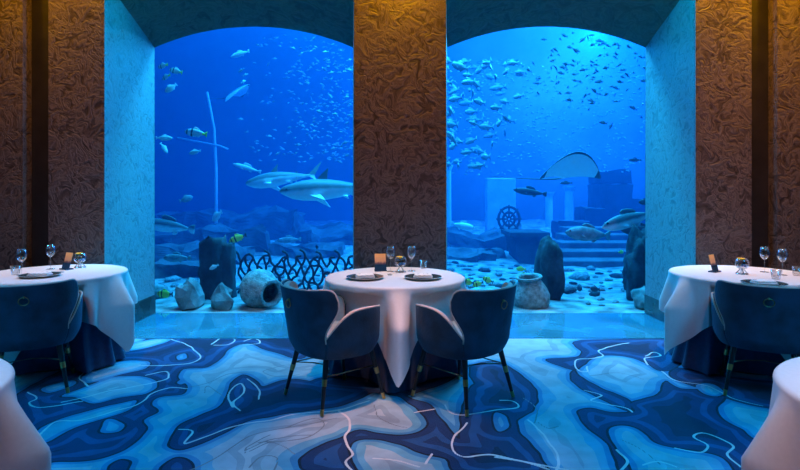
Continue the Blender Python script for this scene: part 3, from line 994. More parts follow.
    tube(bm, [m1, m1.lerp(m2, .25) + Vector((.10, 0, 0)), m1.lerp(m2, .5) + Vector((.14, 0, 0)), m1.lerp(m2, .75) + Vector((.10, 0, 0)), m2], 0.0045, 8)
    obj('stretcher', bm, 'rod_metal', t)
    return t
CH_LABELS = ['dark teal velvet armchair at the middle table, in front of the fallen amphora',
             'dark teal velvet armchair at the middle table, in front of the upright amphora',
             'navy velvet armchair with brass ring at the table by the left pier',
             'navy velvet armchair with brass ring at the table by the right pier']
proto = make_chair(CH_LABELS[0])
for i, ((p, h), lab) in enumerate(zip(CH, CH_LABELS)):
    o = proto if i == 0 else copy_tree(proto)
    o.location = (p[0], p[1], 0.004)
    o.rotation_euler = (0, 0, h)
    o['label'] = lab

# ------------------------------------------------------------------ tableware
TZ = T_H + 0.0045
def on_table(px, py):
    g = G(px, py, TZ)
    return (g.x, g.y, TZ)
def proto_wine():
    t = thing('wine_glass', '', 'glass', group='wine glasses')
    k = 1.0
    bm = bmesh.new(); lathe(bm, [(0, 0.105), (0.014, 0.108), (0.030, 0.128), (0.0385, 0.152), (0.036, 0.178), (0.0285, 0.210), (0.0275, 0.210), (0.0345, 0.178), (0.037, 0.152), (0.0285, 0.129), (0.012, 0.111), (0, 0.108)], 24)
    obj('bowl', bm, 'drink_glass', t)
    bm = bmesh.new(); lathe(bm, [(0.0045, 0.006), (0.0033, 0.05), (0.004, 0.10), (0.010, 0.107)], 12)
    obj('stem', bm, 'drink_glass', t)
    bm = bmesh.new(); lathe(bm, [(0, 0), (0.034, 0), (0.034, 0.002), (0.010, 0.005), (0, 0.008)], 24)
    obj('foot', bm, 'drink_glass', t)
    return t
def proto_tumbler():
    bm = bmesh.new(); lathe(bm, [(0, 0), (0.026, 0), (0.031, 0.012), (0.036, 0.072), (0.0345, 0.072), (0.029, 0.014), (0, 0.010)], 24)
    return tag(obj('tumbler', bm, 'drink_glass'), '', 'glass', 'water tumblers')
def proto_plate():
    t = thing('charger_plate', '', 'plate', group='dark charger plates')
    bm = bmesh.new(); lathe(bm, [(0, 0.000), (0.085, 0.000), (0.10, 0.004), (0.142, 0.013), (0.146, 0.016), (0.142, 0.018), (0.10, 0.009), (0.085, 0.006), (0, 0.006)], 48)
    obj('dish', bm, 'porcelain_dark', t)
    bm = bmesh.new(); lathe(bm, [(0.1425, 0.0150), (0.146, 0.0158), (0.1475, 0.0175), (0.1455, 0.0192), (0.1425, 0.0185)], 48)
    obj('rim', bm, 'porcelain_white', t)['label'] = 'pale edge of the plate'
    return t
def proto_napkin():
    t = thing('napkin', '', 'napkin', group='folded napkins')
    for j, (s, z, rz) in enumerate(((1.0, 0.0, 0), (0.92, 0.012, 0.06))):
        bm = bmesh.new()
        n = 14
        g = {}
        for i in range(n + 1):
            for k in range(7):
                x, y = (i / n - .5) * .145 * s, (k / 6 - .5) * .095 * s
                hz = z + 0.006 * math.sin(i / n * PI) * (1 - abs(k / 3 - 1)) + 0.0035 * math.sin(i * 1.7 + k)
                g[i, k] = (x, y, hz)
        vt = {q: bm.verts.new((p[0], p[1], p[2] + 0.018)) for q, p in g.items()}
        vb = {q: bm.verts.new((p[0], p[1], z + 0.008)) for q, p in g.items()}
        for i in range(n):
            for k in range(6):
                bm.faces.new((vt[i, k], vt[i + 1, k], vt[i + 1, k + 1], vt[i, k + 1]))
                bm.faces.new((vb[i, k], vb[i, k + 1], vb[i + 1, k + 1], vb[i + 1, k]))
        for i in range(n):
            for k in (0, 6):
                bm.faces.new((vt[i, k], vt[i + 1, k], vb[i + 1, k], vb[i, k]))
        for k in range(6):
            for i in (0, n):
                bm.faces.new((vt[i, k], vt[i, k + 1], vb[i, k + 1], vb[i, k]))
        o = obj('fold', bm, 'napkin', t)
        o.rotation_euler = (0, 0, rz)
    return t
def proto_card():
    t = thing('menu_card', '', 'menu card', group='menu cards in stands')
    tilt = Matrix.Rotation(R(-14), 4, 'X')
    bm = bmesh.new(); box(bm, -0.047, 0.047, -0.002, 0.002, 0.0, 0.135); bm.transform(tilt)
    c = obj('card', bm, 'card_print', t, smooth=False, loc=(0, 0, 0.012))
    bm = bmesh.new(); box(bm, -0.052, 0.052, -0.03, 0.035, 0.0, 0.010, 0.002)
    obj('stand_base', bm, 'acrylic_blue', t, smooth=False)
    bm = bmesh.new(); box(bm, -0.050, 0.050, -0.010, -0.004, 0.005, 0.055); bm.transform(tilt)
    obj('stand_lip', bm, 'acrylic_blue', t, smooth=False)
    return t
def proto_globe():
    t = thing('flower_globe', '', 'centrepiece', group='glass globes with flowers')
    bm = bmesh.new()
    lathe(bm, [(0.03, 0.045)] + [(0.052 * math.cos(a), 0.088 + 0.052 * math.sin(a)) for a in [R(q) for q in range(-50, 51, 10)]] + [(0.032, 0.128)], 28)
    g = obj('bowl', bm, 'drink_glass', t)
    for k in range(4):
        a = PI / 4 + k * PI / 2
        ca, sa = math.cos(a), math.sin(a)
        bm = bmesh.new(); tube(bm, [(0.045 * ca, 0.045 * sa, 0.003), (0.012 * ca, 0.012 * sa, 0.040), (0.040 * ca, 0.040 * sa, 0.062)], 0.0045, 8)
        obj('stand_leg', bm, 'porcelain_white', t)
    bm = bmesh.new(); lathe(bm, [(0, 0), (0.046, 0), (0.046, 0.005), (0, 0.006)], 24)
    obj('stand_foot', bm, 'drink_glass', t)
    rnd = random.Random(4)
    for k in range(7):
        bm = bmesh.new(); bmesh.ops.create_icosphere(bm, subdivisions=2, radius=0.016)
        for v in bm.verts:
            v.co.z *= 0.75
        a = k * 2.4
        obj('pebble', bm, 'pebble_black' if k % 3 else 'petal_blue', t, loc=(0.024 * math.cos(a), 0.024 * math.sin(a), 0.068 + 0.012 * (k % 3)))
    for k in range(7):
        a = k * 2 * PI / 7
        bm = bmesh.new(); bmesh.ops.create_icosphere(bm, subdivisions=2, radius=0.015)
        for v in bm.verts:
            v.co.z *= 0.4
        o = obj('petal', bm, 'petal_yellow', t, loc=(-0.008 + 0.016 * math.cos(a), 0.016 * math.sin(a), 0.122))
        o.rotation_euler = (0.5 * math.sin(a), -0.5 * math.cos(a), 0)
    return t
def proto_shaker():
    t = thing('salt_dish', '', 'salt dish', group='small salt dishes')
    bm = bmesh.new(); lathe(bm, [(0, 0), (0.020, 0), (0.024, 0.012), (0.021, 0.013), (0.016, 0.005), (0, 0.004)], 20)
    obj('dish', bm, 'porcelain_white', t)
    bm = bmesh.new(); lathe(bm, [(0, 0.004), (0.017, 0.006), (0.012, 0.012), (0, 0.014)], 16)
    obj('salt', bm, 'card_dark', t)
    return t
PROTO = dict(wine=proto_wine, tumbler=proto_tumbler, plate=proto_plate, napkin=proto_napkin, card=proto_card, globe=proto_globe, salt=proto_shaker)
_made = {}
def place(kind, loc, label, rz=0.0):
    if kind not in _made:
        o = _made[kind] = PROTO[kind]()
    else:
        o = copy_tree(_made[kind])
    o.location = loc
    o.rotation_euler = (0, 0, rz)
    o['label'] = label
    return o
# middle table
place('wine', on_table(390.5, 271.5), 'wine glass between menu card and flower globe on the middle table')
place('wine', on_table(411.5, 271), 'wine glass right beside the flower globe on the middle table, away from the card')
place('tumbler', on_table(423.5, 268.5), 'low water tumbler on the middle table behind the plates')
place('card', on_table(380.5, 271), 'orange and dark menu card in a stand on the middle table', R(8))
place('globe', on_table(400.5, 272.0), 'glass globe with yellow flower and dark pebbles on the middle table')
place('salt', on_table(390, 275.0), 'small salt dish below the wine glass on the middle table')
for px, py, rz, lab in ((365, 278.5, .15, 'before the chair by the fallen amphora'), (423.0, 278.5, -.1, 'before the chair by the upright amphora')):
    l = on_table(px, py)
    place('plate', l, 'dark charger plate with pale edge ' + lab, 0)
    place('napkin', (l[0], l[1], l[2] + 0.0012), 'folded white napkin ' + lab.replace('before', 'on the plate before'), rz)
# table at the left pier
place('wine', on_table(21.5, 275), 'wine glass behind the tumbler on the table by the left pier', 0)
place('wine', on_table(50.5, 269), 'wine glass next to the leaning menu card on the table by the left pier', 0)
place('tumbler', on_table(15.5, 274.5), 'water tumbler on the table by the left pier')
place('card', on_table(66, 269.5), 'orange and dark menu card on the table by the left pier', R(-28))
place('globe', on_table(80, 267.5), 'glass globe with flowers on the table by the left pier')
place('salt', on_table(61, 272.5), 'small salt dish on the table by the left pier')
l = on_table(40, 276.5); place('plate', l, 'dark charger plate on the table by the left pier beside the salt dish')
place('napkin', (l[0], l[1], l[2] + 0.0012), 'folded white napkin on the plate at the left pier table', .1)
# table at the right pier
place('card', on_table(715, 272.0), 'orange and dark menu card on the table by the right pier', R(38))
place('globe', on_table(742, 274), 'glass globe with flowers on the table by the right pier')
place('wine', on_table(764.5, 272), 'wine glass next to the flower globe on the table by the right pier')
place('wine', on_table(782.5, 275), 'wine glass between the tumblers on the table by the right pier')
place('tumbler', on_table(776.0, 279), 'water tumbler in front of the wine glasses on the table by the right pier')
place('tumbler', on_table(797, 275.5), 'water tumbler farthest from the flower globe on the table by the right pier')
l = on_table(764, 285.0); place('plate', l, 'dark charger plate on the table by the right pier')
place('napkin', (l[0], l[1], l[2] + 0.0012), 'folded white napkin on the plate at the right pier table', -.1)

# ------------------------------------------------------------------ inside the tank: rocks and ruins
def bed(x, y):
    z = 0.10 * mnoise.noise((x * .5, y * .5, 0)) + 0.05 * mnoise.noise((x * 1.7, y * 1.7, 3))
    t = min(1, max(0, (y - D2 - 0.1) / 1.5))
    z = z * t - 0.015 * (1 - t)
    return z + (0.22 * max(0, (y - 9.5) / 4.5) if y > 9.5 else 0)
def rock_bm(sx, sy, sz, seed, sub=3, rough=0.22, point=0.0, flat=True):
    bm = bmesh.new()
    bmesh.ops.create_icosphere(bm, subdivisions=sub, radius=1.0)
    for v in bm.verts:
        p = v.co.copy()
        d = 1 + rough * mnoise.noise(p * 1.6 + Vector((seed, 0, 0))) * 1.4 + rough * 0.6 * mnoise.noise(p * 4.3 + Vector((0, seed, 0))) + rough * 0.35 * mnoise.noise(p * 9 + Vector((0, 0, seed)))
        p *= d
        if point:
            k = 1 - point * max(0, p.z)
            p.x *= k; p.y *= k
        if flat and p.z < -0.75:
            p.z = -0.75
        v.co = Vector((p.x * sx, p.y * sy, (p.z + 0.75) * sz / 1.75))
    return bm
def rock(name, px, py_base, wpx, hpx, label, seed, d=None, mat='reef_rock', depth=0.8, point=0.0, rough=0.22, cat='rock', sub=4, group=None):
    d = d or F_PX * EYE / (py_base - YH)
    x = (px - 400) * d / F_PX
    wm, hm = wpx * d / F_PX, hpx * d / F_PX
    o = obj(name, rock_bm(wm / 2, wm / 2 * depth, hm, seed, sub, rough, point), mat, loc=(x, d, bed(x, d) - 0.02), smooth=sub > 2)
    o.rotation_euler = (0, 0, seed * 0.37)
    return tag(o, label, cat, group)
# stump with two pale boulders before it
st = thing('broken_column', 'dark broken column stump behind two pale boulders in the left window', 'column', (-2.46, 7.36, bed(-2.46, 7.36) - 0.02))
for k, (dx, rr, hh, s) in enumerate(((-0.04, 0.17, 0.80, 2), (0.13, 0.11, 0.74, 5))):
    bm = bmesh.new()
    loops = []
    for j in range(15):
        z = hh * j / 14
        lp = []
        for q in range(26):
            a = 2 * PI * q / 26
            r = rr * (1.12 - 0.12 * j / 14 + 0.22 * mnoise.noise((math.cos(a) * 4 + s, math.sin(a) * 4, z * 7)) + 0.15 * mnoise.noise((math.cos(a) * 2 + s, math.sin(a) * 2, z * 3)) + 0.03 * math.cos(a * 9))
            zz = z + (0.12 * mnoise.noise((math.cos(a) * 1.5 + s, math.sin(a) * 1.5, 9)) if j == 14 else 0)
            lp.append((dx + r * math.cos(a), r * math.sin(a) * 0.9, zz))
        loops.append(lp)
    skin(bm, loops)
    obj('shaft', bm, 'reef_rock_dark', st)
rock('boulder', 190, 309.5, 36, 31, 'pale pointed boulder at the glass, before the stump and away from the amphora', 3.1, d=6.78, point=0.5, rough=0.38, sub=2, depth=0.7)
rock('boulder', 222, 309, 27, 26, 'pale boulder at the glass between the stump and the fallen amphora', 7.7, d=6.72, point=0.5, rough=0.40, sub=2, depth=0.7)
# ornate lattice screen
ls = thing('lattice_screen', 'dark wrought iron lattice screen behind the fallen amphora', 'lattice', (-2.26, 7.62, bed(-1.5, 7.62) + 0.01))
LW, LH = 1.60, 0.66
LK = 1.18
def lat(name, pts, r=0.017):
    # smooth polyline in the plane of the screen
    P3 = [Vector((u, 0.012 * math.sin(u * 7 + v * 5), v * LK)) for u, v in pts]
    out = []
    for i in range(len(P3) - 1):
        p0, p1, p2, p3 = P3[max(0, i - 1)], P3[i], P3[i + 1], P3[min(len(P3) - 1, i + 2)]
        for k in range(5):
            t = k / 5
            out.append(0.5 * ((2 * p1) + (p2 - p0) * t + (2 * p0 - 5 * p1 + 4 * p2 - p3) * t * t + (3 * p1 - p0 - 3 * p2 + p3) * t ** 3))
    out.append(P3[-1])
    bm = bmesh.new(); tube(bm, out, r, 6)
    return obj(name, bm, 'iron_dark', ls)
rl = random.Random(5)
NU, NV = 13, 5
node = {}
for i in range(NU + 1):
    for j in range(NV):
        node[i, j] = ((i + (0.5 if j % 2 else 0)) * LW / (NU + 0.5) + rl.uniform(-.022, .022), 0.015 + j * 0.105 + rl.uniform(-.02, .02))
def arc(p, q, bow):
    mx, my = (p[0] + q[0]) / 2, (p[1] + q[1]) / 2
    dx, dy = q[0] - p[0], q[1] - p[1]
    return [p, (mx - dy * bow, my + dx * bow), q]
for i in range(NU + 1):
    for j in range(NV - 1):
        for di in ((0, -1) if j % 2 == 0 else (0, 1)):
            q = node.get((i + di, j + 1))
            if q and rl.random() < 0.93:
                lat('bar', arc(node[i, j], q, rl.uniform(-.22, .22)))
        q = node.get((i + 1, j))
        if q and rl.random() < 0.30:
            lat('bar', arc(node[i, j], q, rl.uniform(-.2, .2)))
    # flame-like tips along the top
    p = node[i, NV - 1]
    s_ = 1 if i % 2 else -1
    hh = (0.08, 0.03, 0.06, 0.01)[i % 4]
    lat('tip', [p, (p[0] + s_ * .02, p[1] + hh * .6), (p[0] + s_ * .075, p[1] + hh)])
lat('rail', [(0, .01), (LW * .33, .02), (LW * .66, .0), (LW, .01)], 0.014)

def jar(label, loc, rot, scale, parts_mat='clay'):
    t = thing('amphora', label, 'amphora', loc, 0, 'clay amphorae on the sand')
    t.rotation_euler = rot
    t.scale = (scale,) * 3
    prof = [(0, 0), (0.10, 0.005), (0.20, 0.06), (0.27, 0.17), (0.285, 0.28), (0.25, 0.39), (0.205, 0.46), (0.175, 0.50), (0.165, 0.55), (0.145, 0.55), (0.15, 0.49), (0.185, 0.44), (0.22, 0.37), (0.25, 0.28), (0.23, 0.18), (0.15, 0.07), (0, 0.04)]
    bm = bmesh.new(); lathe(bm, prof, 40)
    for v in bm.verts:
        v.co *= 1 + 0.025 * mnoise.noise(v.co * 9)
    obj('body', bm, parts_mat, t)
    bm = bmesh.new(); lathe(bm, [(0.145, 0.535), (0.168, 0.535), (0.195, 0.555), (0.200, 0.57), (0.19, 0.585), (0.165, 0.58), (0.145, 0.565), (0.145, 0.535)], 40)
    obj('rim', bm, parts_mat, t)
    return t
jar('big pale amphora lying on its side before the lattice, mouth open', (-1.93, 7.02, 0.235), (R(96), R(0), R(48)), 0.86)
jar('amphora standing upright beside the tall dark rock, round mouth showing', (1.67, 6.93, -0.12), (R(5), R(-6), 0), 0.84)
rock('standing_stone', 549, 309, 34, 62, 'tall dark standing stone behind the upright amphora', 5.3, d=7.35, mat='reef_rock_dark', depth=0.7, rough=0.16)
rock('reef_pillar', 644, 304, 42, 74, 'tall dark craggy rock pillar beside the right reveal', 9.2, d=7.5, mat='reef_rock_dark', rough=0.34)
rock('boulder', 648, 311, 36, 24, 'low greenish boulder at the glass beside the right reveal', 2.2, d=6.85, rough=0.18)
rock('boulder', 158, 300, 26, 14, 'low boulder on the sand beside the left reveal', 6.2, d=7.4)
# rubble on the sand
rr = random.Random(11)
meshes = []
for k in range(5):
    o = obj('rubble_stone', rock_bm(1, 0.8, 0.9, k * 3.3, 2, 0.3), 'reef_rock' if k != 3 else 'reef_rock_dark')
    meshes.append(o)
made = 0
taken = [(2.1, 7.35, .3), (3.3, 7.5, .4), (1.67, 6.93, .3), (3.1, 6.85, .35), (-3.27, 7.4, .3)]
for k in range(4000):
    d = 6.9 + rr.random() ** 1.2 * 4.5
    px = rr.choice((rr.uniform(158, 350), rr.uniform(448, 640)))
    x = (px - 400) * d / F_PX
    if d < 7.9 and (x < -0.6 or x < 2.4):
        continue
    if (d > 9.9 and x > 2.5) or (d > 8.7 and x < -2.2 * d / 9.0) or d > 10.3:
        continue
    s = rr.uniform(0.04, 0.10) * (1.8 if rr.random() < 0.15 else 1)
    if any((x - q[0]) ** 2 + (d - q[1]) ** 2 < (q[2] + s * 1.75) ** 2 for q in taken):
        continue
    if made < len(meshes):
        o = meshes[made]
    else:
        o = meshes[made % len(meshes)].copy(); C.objects.link(o)
    made += 1
    taken.append((x, d, s * 1.75))
    o.location = (x, d, bed(x, d) - s * 0.15)
    o.scale = (s * rr.uniform(1, 1.6), s, s * rr.uniform(.6, 1.1))
    o.rotation_euler = (0, 0, rr.uniform(0, 6))
    dark_one = o.data.materials[0].name == 'reef_rock_dark'
    tag(o, 'dark rough rubble stone lying on the pale sandy bed' if dark_one else 'pale rough rubble stone lying on the sandy bed', 'stone', 'dark rubble stones on the sand' if dark_one else 'pale rubble stones on the sand')
    if made >= 150:
        break
# ledges and steps
def slab(name, px0, px1, d0, depth, z0, h, label, mat='ruin_stone', cat='slab', group=None, rot=0):
    x0, x1 = (px0 - 400) * d0 / F_PX, (px1 - 400) * d0 / F_PX
    bm = bmesh.new(); box(bm, x0, x1, d0, d0 + depth, z0, z0 + h)
    bmesh.ops.subdivide_edges(bm, edges=bm.edges, cuts=14, use_grid_fill=True)
    for v in bm.verts:
        c = v.co.copy()
        dd = Vector((mnoise.noise(c * 1.3), mnoise.noise(c * 1.3 + Vector((5, 0, 0))), mnoise.noise(c * 1.3 + Vector((0, 5, 0))))) * 0.30 + Vector((mnoise.noise(c * 4.1), mnoise.noise(c * 4.1 + Vector((5, 0, 0))), mnoise.noise(c * 4.1 + Vector((0, 5, 0))))) * 0.12
        v.co = c + Vector((dd.x, dd.y, dd.z * min(1, h * 1.6)))
        v.co.z = max(v.co.z, -0.2)
    o = obj(name, bm, mat, smooth=False)
    return tag(o, label, cat, group)
st = thing('stone_steps', 'broad sunken stone steps before the square tower in the right window', 'steps', (0, 0, 0))
for k in range(5):
    d0 = 10.2 + 0.62 * k
    x0, x1 = (556 + 3 * k - 400) * d0 / F_PX, (690 - 400) * d0 / F_PX
    bm = bmesh.new(); box(bm, x0, x1, d0, d0 + 0.75, -0.1, 0.14 + 0.115 * k, 0.02)
    obj('step', bm, 'ruin_stone', st, smooth=False)
zz = 0
for (a, b, d0, dp, h, lab) in ((120, 215, 8.9, 0.5, 0.26, 'low sunken ledge beside the left reveal, close behind the stump'),
                               (110, 240, 10.2, 0.6, 0.42, 'second sunken ledge beyond the stump'),
                               (100, 262, 11.8, 0.8, 0.62, 'farther sunken ledge left of the lattice, under the mast'),
                               (262, 335, 11.2, 0.9, 0.34, 'flat pale ledge beyond the lattice screen'),
                               (300, 385, 13.0, 0.9, 0.48, 'flat far ledge between the lattice and the centre pier'),
                               (150, 300, 14.2, 1.0, 0.85, 'long farthest ledge under the two sharks'),
                               (445, 505, 10.6, 0.8, 0.22, 'flat ledge in the right window beside the centre pier'),
                               (440, 530, 12.6, 0.9, 0.48, 'far flat ledge in the right window below the ship wheel')):
    slab('rock_ledge', a, b, d0, dp, -0.1, h + 0.1, lab, cat='ledge', group='sunken rock ledges', mat='ruin_stone')
# square tower ruin
tw = thing('ruined_tower', 'square dark blue tower ruin far behind the stingray', 'ruin', (0, 0, 0))
for (a, b, p0, p1, d0, dp) in ((601, 633, 184, 250, 14.4, 1.0), (602, 632, 170, 183, 14.4, 1.0), (585, 606, 208, 250, 14.2, 0.8), (628, 646, 200, 250, 14.6, 0.8), (560, 592, 222, 250, 13.8, .8)):
    q0, q1 = P(a, p1, d0), P(b, p0, d0)
    bm = bmesh.new(); box(bm, q0.x, q1.x, d0, d0 + dp, min(q0.z, 0.0) if p1 > 240 else q0.z, q1.z)
    bmesh.ops.subdivide_edges(bm, edges=bm.edges, cuts=4, use_grid_fill=True)
    for v in bm.verts:
        v.co += Vector((mnoise.noise(v.co * 3), 0, mnoise.noise(v.co * 3 + Vector((0, 5, 0))))) * 0.06
    obj('block', bm, 'ruin_dark', tw, smooth=False)
# dark box-shaped wreck
q0, q1 = P(513, 262, 10.6), P(547, 236, 10.6)
bm = bmesh.new(); box(bm, q0.x, q1.x, 10.6, 11.5, q0.z - 0.2, q1.z)
for v in bm.verts:
    if v.co.z < q0.z:
        v.co.x += 0.16 if v.co.x < (q0.x + q1.x) / 2 else -0.02
wr = thing('sunken_chest', 'dark box-shaped wreck behind the standing stone', 'wreck', (0, 0, 0))
obj('hull', bm, 'ruin_dark', wr, smooth=False)
bm = bmesh.new(); box(bm, q0.x - 0.06, q1.x + 0.05, 10.55, 11.55, q1.z - 0.02, q1.z + 0.07, 0.01)
obj('lid_rim', bm, 'ruin_dark', wr, smooth=False)
# pale slab, columns, ship wheel
q0, q1 = P(487, 224, 15.2), P(516, 178, 15.2)
bm = bmesh.new(); box(bm, q0.x, q1.x, 15.2, 15.6, 0.1, q1.z, 0.03)
tag(obj('pale_slab', bm, 'ruin_pale', smooth=False), 'bright pale upright slab far behind the ship wheel', 'slab')
for px, wpx, p1, d0, lab in ((447.5, 8, 165, 14.0, 'narrow pale column far off beside the centre pier'), (569, 9, 186, 16.0, 'faint pale column below the stingray'), (549, 8, 192, 16.4, 'faint pale column between the dark fish and the stingray')):
    b0 = P(px, p1, d0)
    r0 = wpx * d0 / F_PX / 2
    t = thing('pale_column', lab, 'column', (b0.x, d0, 0.1))
    bm = bmesh.new(); lathe(bm, [(0, 0), (r0, 0), (r0 * .9, b0.z - 0.25), (0, b0.z - 0.25)], 16); sharp(obj('shaft', bm, 'ruin_pale', t))
    bm = bmesh.new(); lathe(bm, [(0, b0.z - .25), (r0 * .9, b0.z - .25), (r0 * 1.4, b0.z - .12), (r0 * 1.4, b0.z - .1), (0, b0.z - .1)], 16); sharp(obj('capital', bm, 'ruin_pale', t))
wc = P(509, 219, 12.1)
t = thing('ship_wheel', 'dark spoked ship wheel before the pale slab', 'wheel', (wc.x, wc.y, wc.z))
r0 = 10.5 * 12.1 / F_PX
for q, nm in ((1.0, 'rim'), (0.55, 'inner_ring')):
    bm = bmesh.new(); tube(bm, [(q * r0 * math.cos(a), 0, 1.15 * q * r0 * math.sin(a)) for a in [2 * PI * k / 28 for k in range(28)]], 0.03, 6, closed=True)
    obj(nm, bm, 'ruin_dark', t)
for k in range(8):
    a = 2 * PI * k / 8
    bm = bmesh.new(); tube(bm, [(0.1 * r0 * math.cos(a), 0, .1 * r0 * math.sin(a)), (1.2 * r0 * math.cos(a), 0, 1.35 * r0 * math.sin(a))], 0.02, 6)
    obj('spoke', bm, 'ruin_dark', t)
bm = bmesh.new(); tube(bm, [(0, 0, -1.1 * r0), (0, 0.02, -wc.z + 0.1)], 0.05, 6); obj('post', bm, 'ruin_dark', t)
# sunken mast
mc = P(216, 150, 13.5)
t = thing('sunken_mast', 'thin pale sunken ship mast with a crosswise yard in the left window', 'mast', (mc.x, mc.y, 0.0))
bm = bmesh.new(); tube(bm, [(0, 0, 0), (0, 0, 2.0), (-0.05, 0, 3.0), (-0.22, 0, 3.9)], [0.045, 0.04, 0.035, 0.03], 8); obj('pole', bm, 'ruin_pale', t)
bm = bmesh.new(); tube(bm, [(-0.95, 0, mc.z + .30), (0.10, -0.03, mc.z + .10), (0.3, 0, mc.z + .02)], 0.022, 8); obj('yard', bm, 'ruin_pale', t)

# ------------------------------------------------------------------ fish
def fin(bm, pts, thick):
    """thin solid fin from an outline (x, z) in the mid plane"""
    for s in (-1, 1):
        pass
    a = [bm.verts.new((x, thick, z)) for x, z in pts]
    b = [bm.verts.new((x, -thick, z)) for x, z in pts]
    bm.faces.new(a)
    bm.faces.new(b[::-1])
    n = len(pts)
    for k in range(n):
        bm.faces.new((a[k], b[k], b[(k + 1) % n], a[(k + 1) % n]))
def fish_bm(L=1.0, h=0.34, wd=0.14, seg=9, rn=10, fork=0.5, dorsal=0.10, bend=0.0):
    """fish along +x (head at +x), centred"""
    bm = bmesh.new()
    st = [(0.50, 0.02), (0.46, 0.32), (0.38, 0.66), (0.25, 0.92), (0.10, 1.0), (-0.05, 0.92), (-0.20, 0.66), (-0.31, 0.36), (-0.37, 0.22)]
    loops = []
    for x, k in st:
        loops.append([(x * L, wd / 2 * L * k * math.cos(2 * PI * q / rn), h / 2 * L * k * math.sin(2 * PI * q / rn)) for q in range(rn)])
    skin(bm, loops)
    t = 0.006 * L
    fin(bm, [(-0.34 * L, 0.04 * L), (-0.52 * L, h * 0.52 * L), (-(0.52 - 0.12 * fork) * L, 0), (-0.52 * L, -h * 0.52 * L), (-0.34 * L, -0.04 * L)], t)
    fin(bm, [(0.22 * L, h * .42 * L), (0.12 * L, (h * .5 + dorsal) * L), (-0.12 * L, (h * .44 + dorsal * .6) * L), (-0.24 * L, h * .22 * L)], t)
    fin(bm, [(-0.02 * L, -h * .44 * L), (-0.14 * L, -(h * .40 + dorsal * .8) * L), (-0.25 * L, -h * .2 * L)], t)
    for s in (-1, 1):
        v = [bm.verts.new(p) for p in ((0.20 * L, s * wd * .46 * L, -0.03 * L), (0.06 * L, s * (wd * .5 + .07) * L, -0.10 * L), (0.10 * L, s * (wd * .5 + .03) * L, 0.0))]
        bm.faces.new(v)
    if bend:
        for v in bm.verts:
            v.co.y += bend * (v.co.x / L) ** 2 * L
    return bm
def aim(o, px, py, d, heading, pitch=0.0, roll=0.0):
    """heading: 0 = swims to the right of the picture, 180 = to the left, 90 = away"""
    o.location = P(px, py, d)
    o.rotation_euler = Matrix.Rotation(R(heading), 3, 'Z').to_4x4().to_3x3().__matmul__(Matrix.Rotation(R(-pitch), 3, 'Y') @ Matrix.Rotation(R(roll), 3, 'X')).to_euler()
    return o
def big_fish(name, px, py, lpx, d, heading, label, mat, h=0.34, wd=0.14, pitch=0, fork=0.5, dorsal=0.10, bend=0.0, cat='fish', group=None):
    L = lpx * d / F_PX
    o = obj(name, fish_bm(L, h, wd, fork=fork, dorsal=dorsal, bend=bend, rn=14), mat)
    sub = o.modifiers.new('smooth', 'SUBSURF'); sub.levels = 1; sub.render_levels = 1
    aim(o, px, py, d, heading, pitch)
    tag(o, label, cat, group)
    for s in (-1, 1):
        bm = bmesh.new(); bmesh.ops.create_icosphere(bm, subdivisions=1, radius=0.020 * L)
        obj('eye', bm, 'fish_eye', o, loc=(0.40 * L, s * wd * 0.27 * L, 0.05 * L))
    return o
